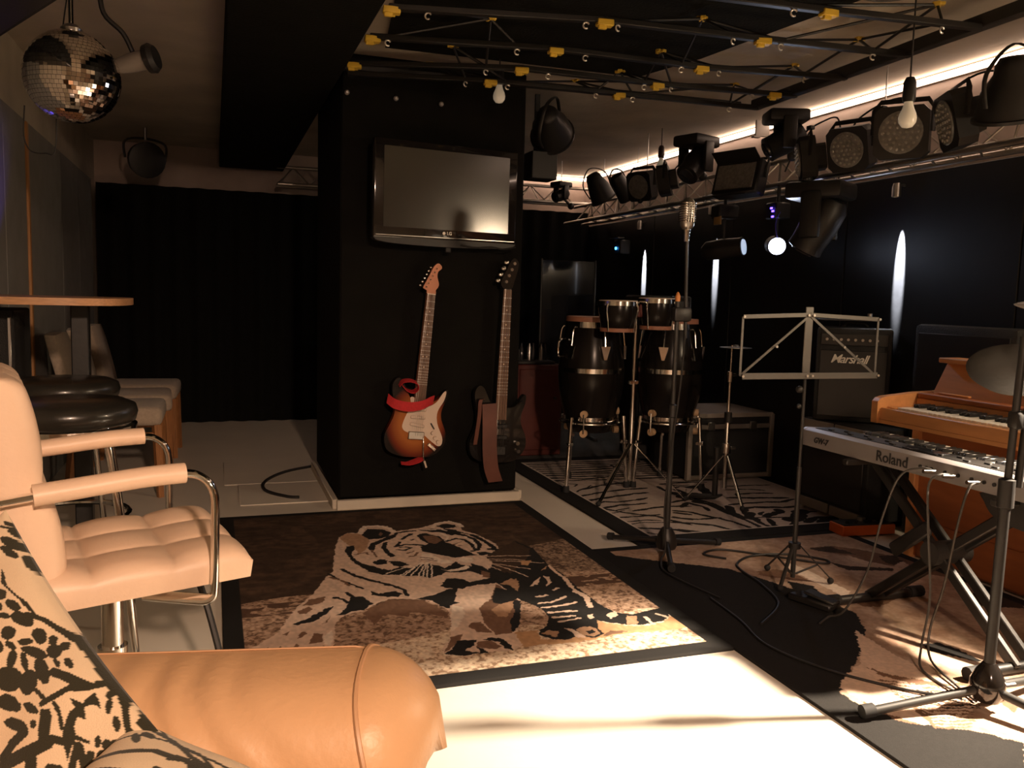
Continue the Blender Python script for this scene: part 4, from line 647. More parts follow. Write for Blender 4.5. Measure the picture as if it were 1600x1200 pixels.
MB().lathe([(0.001, 0), (0.008, 0), (0.008, 0.0012), (0.001, 0.0012)], 18, Matrix.Translation((-0.018, -0.0052, -0.202)) @ Matrix.Rotation(PI/2, 4, 'X')).build('logo_disc', LOGOW, tv)
MB().box((0, 0.075, 0), (0.2, 0.07, 0.25), bev=0.005).build('bracket', DKGREY, tv)
MB().box((0.02, 0.03, -0.275), (0.03, 0.012, 0.035), bev=0.003).build('cable_clip', DKGREY, tv)
tag(MB().tube(smooth_path([(1.17, 4.15, 1.348), (1.25, 4.15, 1.338), (1.33, 4.155, 1.345), (1.40, 4.15, 1.335), (1.47, 4.18, 1.35)], 5), 0.004, 6).build('cable', CABLE), 'short black cable along the bottom edge of the television', 'cable')

BURST = bpy.data.materials.new('sunburst_lacquer'); BURST.use_nodes = True
_nt = BURST.node_tree; _b = _nt.nodes['Principled BSDF']; _b.inputs['Roughness'].default_value = 0.4; _b.inputs['Specular IOR Level'].default_value = 0.15
_tc = _nt.nodes.new('ShaderNodeTexCoord'); _mp = _nt.nodes.new('ShaderNodeMapping'); _mp.inputs['Location'].default_value = (0, 0, -0.9); _mp.inputs['Scale'].default_value = (6.0, 1.0, 5.0)
_g = _nt.nodes.new('ShaderNodeTexGradient'); _g.gradient_type = 'SPHERICAL'; _r = _nt.nodes.new('ShaderNodeValToRGB')
_nt.links.new(_tc.outputs['Object'], _mp.inputs[0]); _nt.links.new(_mp.outputs[0], _g.inputs[0]); _nt.links.new(_g.outputs['Fac'], _r.inputs[0]); _nt.links.new(_r.outputs[0], _b.inputs['Base Color'])
_e = _r.color_ramp.elements; _e[0].position = 0.02; _e[0].color = (0.012, 0.007, 0.005, 1); _e[1].position = 0.45; _e[1].color = (0.40, 0.13, 0.03, 1)
_k = _r.color_ramp.elements.new(0.16); _k.color = (0.16, 0.025, 0.008, 1)

def XZ(y): return Matrix.Translation((0, y, 0)) @ Matrix.Rotation(PI/2, 4, 'X')
body_o = [(0, 0), (0.09, 0.008), (0.150, 0.065), (0.155, 0.13), (0.125, 0.20), (0.122, 0.25), (0.142, 0.31), (0.143, 0.352), (0.125, 0.345), (0.085, 0.295), (0.03, 0.285), (-0.03, 0.285), (-0.06, 0.32), (-0.095, 0.385), (-0.125, 0.395), (-0.145, 0.355), (-0.132, 0.28), (-0.12, 0.22), (-0.138, 0.16), (-0.160, 0.10), (-0.140, 0.03), (-0.07, 0.002)]
gt = thing('electric_guitar', 'sunburst electric guitar with a red strap on the pillar', 'guitar', (0.955, 4.215, 0.272), rot=(0, R(5.2), 0))
MB().prism(smooth2(body_o, 4), 0.044, XZ(0.022)).build('body', BURST, gt)
MB().prism(smooth2([(-0.045, 0.125), (0.03, 0.12), (0.07, 0.095), (0.115, 0.065), (0.138, 0.072), (0.138, 0.11), (0.105, 0.18), (0.10, 0.24), (0.128, 0.30), (0.135, 0.345), (0.12, 0.34), (0.09, 0.29), (0.05, 0.265), (-0.005, 0.27), (-0.03, 0.305), (-0.048, 0.30), (-0.042, 0.26), (-0.065, 0.20), (-0.075, 0.15)], 4), 0.003, XZ(-0.0222)).build('pickguard', PGUARD, gt)
for z, tl in ((0.165, -8), (0.205, 0), (0.245, 0)):
    MB().box((0.0, -0.029, z), (0.078, 0.008, 0.018), bev=0.004, rot=(0, R(-tl), 0)).build('pickup', PGUARD, gt)
for x, z in ((0.085, 0.13), (0.10, 0.105), (0.118, 0.085)): MB().cyl((x, -0.025, z), (x, -0.040, z), 0.011, 0.009, 14).build('knob', PGUARD, gt)
MB().box((0.08, -0.030, 0.165), (0.006, 0.010, 0.035), rot=(0, R(-35), 0)).build('selector_switch', DKGREY, gt)
MB().box((0.0, -0.031, 0.112), (0.082, 0.016, 0.040), bev=0.003).build('bridge', STEEL, gt)
MB().box((0.088, -0.028, 0.057), (0.055, 0.010, 0.020), bev=0.004, rot=(0, R(35), 0)).build('jack_plate', CHROME, gt)
MB().tube(smooth_path([(0.035, -0.035, 0.115), (0.038, -0.05, 0.07), (0.045, -0.055, 0.0), (0.062, -0.055, -0.04)], 4), 0.003, 8).build('tremolo_arm', CHROME, gt)
MB().cyl((0.05, -0.055, -0.012), (0.064, -0.055, -0.045), 0.0055, n=10).build('arm_tip', PGUARD, gt)
MB().prism([(-0.028, 0.25), (0.028, 0.25), (0.021, 0.83), (-0.021, 0.83)], 0.022, XZ(-0.012)).build('neck', MAPLE, gt)
nb = MB().prism([(-0.028, 0.262), (0.028, 0.262), (0.0215, 0.828), (-0.0215, 0.828)], 0.005, XZ(-0.034)).build('fingerboard', ROSEW, gt)
for i in range(21):
    z = 0.83-0.648*(1-2**(-(i+1)/12.0)); wd = 0.0215+(0.83-z)/0.57*0.0065
    MB().box((0, -0.0398, z), (2*wd, 0.0016, 0.0022)).build('fret', STEEL, nb)
for i in (3, 5, 7, 9, 12, 15):
    za = 0.83-0.648*(1-2**(-(i-0.5)/12.0))
    for dx in ((-0.010, 0.010) if i == 12 else (0,)): MB().cyl((dx, -0.0388, za), (dx, -0.0396, za), 0.0036, n=10).build('inlay', PGUARD, nb)
MB().box((0, -0.0375, 0.831), (0.043, 0.006, 0.005)).build('nut', PGUARD, gt)
hd = MB().prism(smooth2([(-0.021, 0.832), (-0.024, 0.846), (-0.044, 0.858), (-0.036, 0.88), (-0.018, 0.925), (0.0, 0.968), (0.018, 0.986), (0.036, 0.978), (0.040, 0.962), (0.024, 0.945), (0.022, 0.92), (0.034, 0.885), (0.030, 0.866), (0.021, 0.852), (0.021, 0.832)], 3), 0.015, XZ(-0.020)).build('headstock', MAPLE, gt)
for i in range(6):
    t = i/5; x = -0.046+0.044*t; z = 0.868+0.095*t
    MB().sph((x-0.012, -0.025, z), 0.0065, 10, 6, (1.2, 0.8, 1)).build('tuner', CHROME, hd)
    MB().cyl((x+0.016, -0.034, z-0.004), (x+0.016, -0.043, z-0.004), 0.004, n=8).build('string_post', CHROME, hd)
for i in range(6):
    x0 = -0.026+0.0104*i; x1 = -0.017+0.0068*i
    MB().tube([(x0, -0.041, 0.112), (x1, -0.0425, 0.832)], 0.0006, 4).build('string', STEEL, gt)
def ribbon(pts, wvec, wd, th=0.0025, n=6):
    P = smooth_path(pts, n); rings = []; wv = Vector(wvec).normalized()
    for i, p in enumerate(P):
        t = (P[min(i+1, len(P)-1)]-P[max(i-1, 0)]).normalized(); nn = t.cross(wv).normalized(); ww = nn.cross(t).normalized() if False else wv
        rings.append([p+ww*wd/2+nn*th/2, p+ww*wd/2-nn*th/2, p-ww*wd/2-nn*th/2, p-ww*wd/2+nn*th/2])
    return MB().loft(rings)
st = ribbon([(-0.165, -0.03, 0.29), (-0.13, -0.065, 0.268), (-0.06, -0.085, 0.262), (0.0, -0.085, 0.275), (0.04, -0.075, 0.295), (0.065, -0.055, 0.302)], (0.1, 0, 1), 0.048).build('strap', REDSTRAP, gt, label='red webbing strap wrapped over the body')
ribbon([(-0.115, -0.03, 0.36), (-0.10, -0.055, 0.385), (-0.065, -0.07, 0.392), (-0.03, -0.06, 0.38), (-0.022, -0.05, 0.355), (-0.04, -0.04, 0.335), (-0.07, -0.035, 0.34), (-0.10, -0.03, 0.365)], (0.0, 1, 0.25), 0.05).build('strap_loop', REDSTRAP, st)
ribbon([(-0.06, -0.02, -0.035), (-0.02, -0.05, -0.03), (0.03, -0.05, -0.012), (0.05, -0.03, 0.002), (0.02, -0.02, -0.012), (-0.03, -0.018, -0.035), (-0.06, -0.02, -0.035)], (0.05, 1, 0.35), 0.03).build('strap_end', REDSTRAP, st)
MB().box((0, 0.025, 0.86), (0.03, 0.05, 0.03), bev=0.004).build('wall_hook', DKGREY, gt)

bs = thing('bass_guitar', 'dark bass guitar with a brown strap at the pillar corner', 'guitar', (1.405, 4.215, 0.205), rot=(0, R(1.8), 0))
MB().prism(smooth2([(x*0.98-0.0, z*1.02+0.02) for x, z in body_o], 4), 0.042, XZ(0.022)).build('body', GLOSSBLK, bs)
MB().prism([(-0.030, 0.25), (0.030, 0.25), (0.021, 0.93), (-0.021, 0.93)], 0.022, XZ(-0.012)).build('neck', BLACK, bs)
nb = MB().prism([(-0.031, 0.25), (0.031, 0.25), (0.0215, 0.928), (-0.0215, 0.928)], 0.005, XZ(-0.034)).build('fingerboard', ROSEW, bs)
for i in range(20):
    z = 0.93-0.80*(1-2**(-(i+1)/12.0)); wd = 0.0215+(0.93-z)/0.68*0.0095
    if z > 0.26: MB().box((0, -0.0398, z), (2*wd, 0.0016, 0.0026)).build('fret', STEEL, nb)
for i in (3, 5, 7, 9, 12):
    za = 0.93-0.80*(1-2**(-(i-0.5)/12.0)); MB().cyl((0, -0.0388, za), (0, -0.0396, za), 0.0038, n=10).build('inlay', PGUARD, nb)
hd = MB().prism(smooth2([(-0.021, 0.932), (-0.036, 0.95), (-0.036, 0.97), (-0.01, 1.03), (0.01, 1.075), (0.03, 1.09), (0.052, 1.07), (0.05, 1.03), (0.034, 0.97), (0.021, 0.932)], 3), 0.015, XZ(-0.020)).build('headstock', GLOSSBLK, bs)
for i in range(4):
    t = i/3; x = -0.030+0.040*t; z = 0.968+0.095*t
    MB().sph((x-0.020, -0.028, z+0.004), 0.012, 10, 6, (1.3, 0.5, 1)).build('tuner', CHROME, hd)
    MB().cyl((x+0.018, -0.034, z), (x+0.018, -0.046, z), 0.008, n=12).build('string_post', CHROME, hd)
for z in (0.155, 0.215): MB().box((0, -0.029, z), (0.085, 0.012, 0.020), bev=0.003).build('pickup', BLACK, bs)
MB().box((0, -0.029, 0.085), (0.075, 0.014, 0.045), bev=0.003).build('bridge', DKGREY, bs)
for x, z in ((0.102, 0.125), (0.108, 0.083)): MB().cyl((x, -0.022, z), (x, -0.043, z), 0.011, 0.010, 14).build('knob', CHROME, bs)
MB().cyl((0.10, -0.02, 0.335), (0.115, -0.04, 0.345), 0.006, n=10).build('strap_button', CHROME, bs)
for i in range(4):
    MB().tube([(-0.020+0.0133*i, -0.041, 0.085), (-0.014+0.0093*i, -0.0425, 0.932)], 0.0008, 4).build('string', STEEL, bs)
st = ribbon([(-0.07, -0.05, 0.335), (-0.065, -0.060, 0.22), (-0.06, -0.065, 0.10), (-0.045, -0.062, 0.0), (-0.015, -0.055, -0.075)], (1, 0, 0.10), 0.078).build('strap', BRSTRAP, bs, label='wide brown leather strap')
ribbon([(-0.10, -0.03, 0.355), (-0.118, -0.045, 0.345), (-0.122, -0.05, 0.26), (-0.135, -0.045, 0.12)], (1, 0.2, 0.1), 0.022).build('strap_tail', BRSTRAP, st)
MB().box((0, 0.025, 0.95), (0.03, 0.05, 0.03), bev=0.004).build('wall_hook', DKGREY, bs)

# ------------------------------------------------------------------ lattice display frame hung under the ceiling
lf = thing('lattice_frame', 'black folding lattice frame with yellow clips under the ceiling', 'ceiling frame', (0, 0, 0))
rows_ = [[(1.30, 2.60), (2.018, 2.538), (2.62, 2.47)], [(0.609, 3.131), (1.36, 2.949), (2.009, 2.902), (2.655, 2.84)], [(0.607, 3.507), (1.332, 3.357), (2.01, 3.343), (2.675, 3.23)], [(0.602, 3.936), (1.307, 3.698), (1.981, 3.682), (2.69, 3.60)], [(0.61, 4.13), (1.247, 3.967), (1.905, 3.933), (2.68, 3.90)]]
for r in rows_:
    for a, b in zip(r[:-1], r[1:]):
        d = Vector((b[0]-a[0], b[1]-a[1], 0)); L = d.length; ang = math.atan2(d.y, d.x)
        MB().box(((a[0]+b[0])/2, (a[1]+b[1])/2, 2.112), (L+0.02, 0.030, 0.022), bev=0.003, rot=(0, 0, ang)).build('bar', BLACK, lf)
MB().box((2.655, 2.70, 2.135), (0.045, 2.5, 0.05), bev=0.004, rot=(0, 0, R(-2.2))).build('edge_beam', BLACK, lf)
MB().box((1.62, 4.10, 2.15), (2.1, 0.03, 0.03), bev=0.004, rot=(0, 0, R(-4))).build('edge_beam', BLACK, lf)
clips = [(0.609, 3.131), (0.607, 3.507), (0.602, 3.936), (1.36, 2.949), (1.332, 3.357), (1.307, 3.698), (1.247, 3.967), (2.018, 2.538), (2.009, 2.902), (2.01, 3.343), (1.981, 3.682), (1.905, 3.933), (2.578, 3.604)]
cm = MB().box((0, 0, 0), (0.062, 0.036, 0.024), bev=0.003).box((-0.012, -0.008, -0.018), (0.030, 0.014, 0.014), bev=0.002).box((0.0, 0.02, 0.0), (0.03, 0.012, 0.030), bev=0.002)
c0 = cm.build('clip', YEL, lf)
for k, (x, y) in enumerate(clips):
    o = c0 if k == 0 else link('clip', c0.data, lf)
    o.location = (x, y, 2.102); o.rotation_euler = (0, 0, R(-6)+0.1*math.sin(k*2.1))
hooks = [(0.735, 3.10), (0.665, 3.49), (1.293, 2.965), (1.412, 2.945), (1.177, 3.39), (1.465, 3.354), (1.157, 3.75), (1.434, 3.695), (1.133, 3.995), (1.333, 3.963), (1.884, 2.55), (1.882, 2.91), (2.087, 2.895), (1.912, 3.345), (2.089, 3.33), (1.913, 3.684), (2.049, 3.674), (1.783, 3.94), (1.98, 3.93), (2.474, 2.49), (2.497, 2.857), (2.482, 3.262), (2.466, 3.625), (2.526, 3.908)]
h0 = MB().tube([(0.011*math.cos(R(20+28*k)), 0, 0.011*math.sin(R(20+28*k))) for k in range(11)], 0.0035, 6).build('hook', HOOKM, lf)
for k, (x, y) in enumerate(hooks):
    o = h0 if k == 0 else link('hook', h0.data, lf)
    o.location = (x, y, 2.090); o.rotation_euler = (0, 0, R((k*37) % 60-30))
bf = [(1.049, 3.358), (1.012, 3.783), (0.988, 4.12), (1.808, 3.017), (1.882, 3.478), (1.871, 3.86), (1.747, 4.12), (2.493, 2.539), (2.532, 2.985), (2.543, 3.422), (2.5, 3.837)]
j0 = MB().box((0, 0, 0), (0.022, 0.05, 0.012), bev=0.002, rot=(0, 0, 0.6)).box((0.004, 0, 0.002), (0.022, 0.045, 0.012), bev=0.002, rot=(0, 0, -0.7)).build('joint', YEL, lf)
for k, (x, y) in enumerate(bf):
    o = j0 if k == 0 else link('joint', j0.data, lf)
    o.location = (x, y, 2.195); o.rotation_euler = (0, 0, k*0.7)
    near = sorted(hooks, key=lambda h: (h[0]-x)**2+(h[1]-y)**2)[:4]
    for h in near: MB().cyl((x, y, 2.195), (h[0], h[1], 2.115), 0.0055, n=6).build('rod', BLACK, lf)
    mm = near[0]
for (x, y) in clips[3:]:
    near = sorted(clips, key=lambda h: (h[0]-x)**2+(h[1]-y)**2)[1:2]
cs = thing('ceiling_cloth', 'black cloth stretched above the lattice frame', 'cloth', (0, 0, 0))
MB().prism([(0.76, 4.05), (0.66, 3.3), (0.95, 2.6), (1.1, 2.0), (2.25, 1.9), (2.30, 2.5), (2.22, 3.1), (2.16, 3.6), (2.05, 4.02)], 0.006, Matrix.Translation((0, 0, 2.226))).build('sheet', CEILBLK, cs)
ro = thing('ceiling_spotlight', 'large round dark lamp at the top edge above the hanging bulb', 'lamp', (2.13, 2.36, 2.16))
MB().lathe([(0.001, 0.05), (0.08, 0.05), (0.115, 0.0), (0.118, -0.02), (0.106, -0.022), (0.09, 0.0), (0.001, 0.01)], 28).build('housing', DKGREY, ro)
MB().lathe([(0.03, -0.012), (0.034, -0.012), (0.034, -0.006), (0.03, -0.006)], 24, closed=True).build('inner_ring', BLACK, ro)
MB().box((0, 0, -0.016), (0.21, 0.010, 0.006)).build('guard_bar', BLACK, ro)
MB().cyl((0, 0, 0.05), (0, 0, 0.09), 0.02).build('mount', BLACK, ro)

# small brackets at wall strip
def strip_bracket(y, label):
    t = thing('strip_bracket', label, 'bracket', (3.30, y, 2.20), group='metal brackets holding the light strip')
    MB().box((0.0, 0, 0), (0.10, 0.014, 0.10), bev=0.002).build('plate', GREYTRIM, t)
    MB().box((-0.045, 0, -0.055), (0.05, 0.03, 0.012), bev=0.002).build('lip', GREYTRIM, t)
strip_bracket(4.72, 'small metal bracket on the light strip left of the large hanging bulb')

# hanging bulbs
def bulb(loc, label, cord, s=1.0, sock=BLACK):
    t = thing('hanging_bulb', label, 'light bulb', loc, group='bulbs hanging from the ceiling')
    MB().lathe([(0.001, -0.035*s), (0.018*s, -0.031*s), (0.029*s, -0.016*s), (0.031*s, 0.0), (0.028*s, 0.016*s), (0.020*s, 0.034*s), (0.0155*s, 0.05*s), (0.015*s, 0.062*s), (0.001, 0.062*s)], 24).build('glass', BULBW, t, sharp=70)
    MB().lathe([(0.001, 0.058*s), (0.020*s, 0.056*s), (0.023*s, 0.07*s), (0.022*s, 0.125*s), (0.014*s, 0.142*s), (0.001, 0.145*s)], 20).build('socket', sock, t)
    MB().cyl((0, 0, 0.14*s), (0, 0, cord), 0.0032, n=6).build('cord', CABLE, t)
    return t
bulb((1.303, 4.0, 2.052), 'white bulb hanging just above the television', 0.19, 0.95)
bulb((2.86, 5.22, 2.00), 'small white bulb on a long cord before the far light strip', 0.25, 0.95, mat('brown_socket', (0.05, 0.025, 0.015), 0.4))
bulb((2.357, 2.50, 1.773), 'large white bulb in a black socket in front of the truss', 0.475, 1.0)

# ------------------------------------------------------------------ trusses
def truss(name, label, p0, p1, zb, zt, dep, pitch, nrm):
    t = thing(name, label, 'truss', (0, 0, 0), group='aluminium lighting trusses')
    p0 = Vector((p0[0], p0[1], 0)); p1 = Vector((p1[0], p1[1], 0)); d = (p1-p0).normalized(); L = (p1-p0).length; nv = Vector(nrm)
    def at_(s, z, o): q = p0+d*s+nv*o; return (q.x, q.y, z)
    for z, o, r in ((zb, 0, 0.016), (zt, -dep*0.5, 0.014), (zb, -dep, 0.014)):
        MB().cyl(at_(0, z, o), at_(L, z, o), r, n=12).build('chord', ALU, t)
    n = int(L/pitch)
    for k in range(n):
        s0 = k*pitch; s1 = s0+pitch/2; s2 = s0+pitch
        for (o,) in ((0,), (-dep,)):
            MB().cyl(at_(s0, zb, o), at_(s1, zt, -dep*0.5), 0.0055, n=6).build('brace', ALU, t)
            MB().cyl(at_(s1, zt, -dep*0.5), at_(s2, zb, o), 0.0055, n=6).build('brace', ALU, t)
        MB().cyl(at_(s0, zb, 0), at_(s1, zb, -dep), 0.0055, n=6).build('brace', ALU, t)
    return t
truss('lighting_truss', 'long aluminium truss along the right wall carrying stage lamps', (2.98, 1.2), (2.98, 7.15), 1.757, 1.905, 0.17, 0.26, (-1, 0, 0))
truss('lighting_truss', 'short aluminium truss across the back wall behind the pillar', (0.5, 7.27), (3.3, 7.27), 1.955, 2.10, 0.15, 0.26, (0, -1, 0))
for y, z in ((6.55, 2.25), (5.95, 2.25), (3.4, 2.25)):
    t = thing('hanger_chain', {6.55: 'thin rod holding up the far end of the right truss', 5.95: 'steel hook and ring over the far part of the right truss', 3.4: 'thin rod holding up the right truss near the big bulb'}[y], 'hanger', (3.065, y, 1.915))
    MB().cyl((0, 0, 0), (0, 0, 0.335), 0.0035, n=6).build('rod', STEEL, t)
    MB().tube([(0.028*math.cos(2*PI*k/16), 0, 0.10+0.028*math.sin(2*PI*k/16)) for k in range(16)], 0.006, 6, closed=True).build('ring', STEEL, t)

# ------------------------------------------------------------------ stage lamps on the right truss
def clampset(t, top):
    MB().tube(smooth_path([(0.022*math.cos(R(a)), 0, top+0.022*math.sin(R(a))) for a in range(-60, 241, 30)], 2), 0.006, 6).build('clamp', DKGREY, t)
    MB().cyl((0, 0, top-0.075), (0, 0, top-0.02), 0.008, n=8).build('clamp_bolt', STEEL, t)
def yoke(t, w, h, z0=0.0):
    MB().tube([(0, -w, z0), (0, -w, z0+h*0.75), (0, -w*0.8, z0+h), (0, w*0.8, z0+h), (0, w, z0+h*0.75), (0, w, z0)], 0.010, 6, flat=(0.35, 1.2)).build('yoke', BLACK, t)
def attach(t, p, r=0.009):
    bpy.context.view_layer.update()
    q = t.matrix_world.inverted() @ Vector(p)
    MB().cyl((0.0, 0, 0.0), q, r, n=8).build('clamp_arm', DKGREY, t)
    MB().sph(q, r*2.4, 10, 8).build('clamp', DKGREY, t)
def par_square(loc, rz, tilt, label, s=0.22, dots=True):
    t = thing('led_par', label, 'stage lamp', loc, group='square stage lamps on the right truss', rot=(0, 0, rz))
    M = Matrix.Rotation(tilt, 4, 'Y')   # face looks along local -X
    b = MB(); b.add(*chamfer(s)); [None]
    bb = MB(); bb.v = []; bb.f = []
    bb.add(b.v, b.f, M); bb.build('housing', BLACK, t)
    L = MB().lathe([(0.001, 0.0), (s*0.40, 0.0), (s*0.41, 0.004), (s*0.40, 0.008), (0.001, 0.008)], 28, M @ Matrix.Translation((-0.041, 0, 0)) @ Matrix.Rotation(-PI/2, 4, 'Y')).build('lens_plate', LENS, t)
    if dots:
        rr = s*0.40; dm = MB()
        for ring, n in ((0.0, 1), (0.28, 6), (0.55, 12), (0.82, 18)):
            for k in range(n):
                a = 2*PI*k/n; dm.lathe([(0.001, 0.008), (s*0.034, 0.009), (s*0.030, 0.014), (0.001, 0.016)], 8, M @ Matrix.Translation((-0.041, ring*rr*math.cos(a), ring*rr*math.sin(a))) @ Matrix.Rotation(-PI/2, 4, 'Y'))
        o = dm.build('led_lenses', mat_led, L); o['kind'] = 'stuff'
    yoke(t, s*0.54, s*0.62); attach(t, (2.895, loc[1], 1.878) if loc[1] < 5.3 else (2.81, loc[1], 1.787))
    return t
mat_led = mat('led_lens_grey', (0.30, 0.28, 0.25), 0.2, var=0.1)
def chamfer(s):
    c = s*0.12; h = s/2; out = [(-h+c, -h), (h-c, -h), (h, -h+c), (h, h-c), (h-c, h), (-h+c, h), (-h, h-c), (-h, -h+c)]
    m = MB().prism(out, 0.075, Matrix.Translation((0.035, 0, 0)) @ Matrix.Rotation(-PI/2, 4, 'Y')); m.prism([(x*0.62, y*0.62) for x, y in out], 0.05, Matrix.Translation((0.085, 0, 0)) @ Matrix.Rotation(-PI/2, 4, 'Y'))
    return m.v, m.f
t = par_square((2.82, 5.40, 1.885), R(25), R(-14), 'square stage lamp on the truss, third from the back corner', 0.20, False)
MB().cyl((0.05, 0, 0.05), (0.05, 0, 0.367), 0.0035, n=6).build('hanger_rod', STEEL, t)
par_square((2.84, 5.12, 1.89), R(-35), R(-10), 'square stage lamp on the truss tucked behind the large angled spotlight', 0.19, False)
par_square((2.82, 3.64, 1.825), R(-32), R(-8), 'square stage lamp beside the moving head, turned away', 0.20)
par_square((2.82, 3.327, 1.829), R(22), R(-16), 'square stage lamp left of the big bulb, tilted down', 0.20)
par_square((2.82, 3.014, 1.847), R(38), R(-6), 'square lamp with round dotted lens behind the big bulb', 0.22)
par_square((2.83, 2.74, 1.853), R(-28), R(-14), 'square stage lamp right of the big bulb, seen edge-on', 0.22)

def scoop(loc, rot, label, r=0.13, m=BLACK):
    t = thing('scoop_lamp', label, 'stage lamp', loc, rot=rot, group='round stage lamps')
    MB().lathe([(0.001, 0.16), (0.045, 0.155), (0.06, 0.13), (0.065, 0.10), (r*0.85, 0.04), (r, -0.05), (r*1.02, -0.06), (r*0.96, -0.06), (r*0.80, 0.03), (0.001, 0.06)], 26).build('shade', m, t, sharp=60)
    MB().lathe([(r*0.97, -0.062), (r*1.09, -0.064), (r*1.09, -0.052), (r*0.97, -0.050)], 26, closed=True).build('rim', BLACK, t)
    MB().tube(smooth_path([(-r*1.06, 0, 0), (-r*1.06, 0, 0.12), (0, 0, 0.20), (r*1.06, 0, 0.12), (r*1.06, 0, 0)], 5), 0.008, 6, flat=(0.5, 1.3)).build('yoke', DKGREY, t)
    return t
scoop((2.80, 2.46, 1.87), (R(12), R(-18), 0), 'large black bell shaped lamp at the right edge of the truss', 0.125)
scoop((1.76, 4.47, 2.02), (R(35), R(-62), R(20)), 'round black lamp hanging at the right corner of the pillar', 0.115)
kb_ = thing('ceiling_box', 'plain black box on the ceiling by the pillar corner', 'box', (1.735, 4.55, 1.825))
MB().box((0, 0, 0), (0.15, 0.14, 0.15), bev=0.004).build('case', BLACK, kb_)
MB().box((0, 0.075, 0.20), (0.03, 0.012, 0.42), bev=0.002).build('strap', BLACK, kb_)

def moving_head(loc, rz, tilt, label, s=1.0, lit=None):
    t = thing('moving_head', label, 'stage lamp', loc, rot=(0, 0, rz), group='moving head lamps on the right truss')
    MB().box((0, 0, 0.115*s), (0.20*s, 0.17*s, 0.06*s), bev=0.015*s, seg=2).build('base', BLACK, t)
    for q in (-1, 1): MB().box((0, q*0.085*s, 0.03*s), (0.07*s, 0.025*s, 0.16*s), bev=0.01*s, seg=2).build('arm', BLACK, t)
    M = Matrix.Rotation(tilt, 4, 'Y')
    h = MB().lathe([(0.001, -0.10*s), (0.045*s, -0.098*s), (0.062*s, -0.07*s), (0.066*s, 0.0), (0.060*s, 0.07*s), (0.062*s, 0.095*s), (0.052*s, 0.10*s), (0.001, 0.095*s)], 22, M).build('head', BLACK, t)
    MB().lathe([(0.001, 0.097*s), (0.046*s, 0.097*s), (0.042*s, 0.106*s), (0.001, 0.112*s)], 20, M).build('lens', lit or DKLENS, t)
    attach(t, (2.895, loc[1], 1.878) if loc[2] > 1.8 else (2.81, loc[1], 1.725), 0.012)
    return t
moving_head((2.84, 3.86, 1.95), R(160), R(120), 'moving head lamp standing on the truss with a blue glint', 1.05)
moving_head((2.84, 4.74, 1.95), R(200), R(135), 'large angled spotlight on the truss left of the flood lamp', 1.15)
par = scoop((2.84, 6.12, 1.92), (R(5), R(-35), 0), 'round black lamp on the truss, second from the back corner', 0.10)
t = moving_head((2.80, 6.83, 1.965), R(200), R(110), 'small round lamp at the back corner of the trusses', 0.75)
MB().cyl((0, 0, 0.10), (0, 0, 0.287), 0.004, n=6).build('hanger_rod', STEEL, t)
t = thing('par_can', 'slim black can lamp on the truss beside the steel ring', 'stage lamp', (2.86, 5.80, 1.92), rot=(0, R(-38), R(15)))
MB().lathe([(0.001, 0.11), (0.05, 0.10), (0.06, 0.05), (0.062, -0.10), (0.055, -0.10), (0.05, 0.0), (0.001, 0.02)], 20).build('can', BLACK, t)
MB().tube(smooth_path([(-0.07, 0, 0), (-0.07, 0, 0.10), (0, 0, 0.15), (0.07, 0, 0.10), (0.07, 0, 0)], 4), 0.006, 6).build('yoke', DKGREY, t)
t = thing('flood_lamp', 'rectangular flood lamp with grey glass on the truss', 'stage lamp', (2.80, 4.22, 1.80), rot=(0, R(14), R(18)))
MB().box((0.03, 0, 0), (0.09, 0.32, 0.20), bev=0.012).build('housing', BLACK, t)
MB().box((-0.018, 0, 0), (0.008, 0.26, 0.145), bev=0.003).build('glass', LENS, t)
for q in (-1, 1): MB().box((-0.04, 0, q*0.105), (0.10, 0.30, 0.004), rot=(0, R(q*30), 0)).build('barn_door', BLACK, t)
MB().tube([(0.03, -0.17, 0), (0.03, -0.17, 0.11), (0.03, 0.17, 0.11), (0.03, 0.17, 0)], 0.008, 6).build('yoke', DKGREY, t)

# lamps hung below the truss
t = thing('spot_cylinder', 'black cylinder spotlight under the truss with a lens painted as lit', 'stage lamp', (2.895, 4.47, 1.415), rot=(0, 0, 0))
MB().lathe([(0.001, -0.13), (0.03, -0.128), (0.055, -0.10), (0.062, 0.0), (0.058, 0.10), (0.060, 0.12), (0.05, 0.122), (0.001, 0.118)], 22, Matrix.Rotation(R(40), 4, 'Z') @ Matrix.Rotation(R(84), 4, 'X')).build('body', BLACK, t)
MB().lathe([(0.001, 0.118), (0.048, 0.119), (0.044, 0.13), (0.001, 0.137)], 20, Matrix.Rotation(R(40), 4, 'Z') @ Matrix.Rotation(R(84), 4, 'X')).build('lens', LENSLIT, t)
MB().cyl((0, 0, 0.05), (0, 0, 0.485), 0.010, n=8).build('pole', DKGREY, t)
MB().box((0.0, 0, 0.22), (0.14, 0.10, 0.08), bev=0.01).build('base', BLACK, t)
MB().box((-0.06, -0.02, 0.165), (0.012, 0.07, 0.05), bev=0.002).build('label_plate', mat('tan_sticker', (0.35, 0.22, 0.08), 0.6), t)
t = thing('lit_spotlight', 'spotlight glowing bright blue white under the truss', 'stage lamp', (2.97, 4.06, 1.42))
dirn = Vector((-0.45, -0.85, -0.12)).normalized(); Mq = dirn.to_track_quat('Z', 'Y').to_matrix().to_4x4()
MB().lathe([(0.001, -0.12), (0.04, -0.115), (0.052, -0.08), (0.052, 0.04), (0.048, 0.045), (0.001, 0.03)], 20, Mq).build('body', BLACK, t)
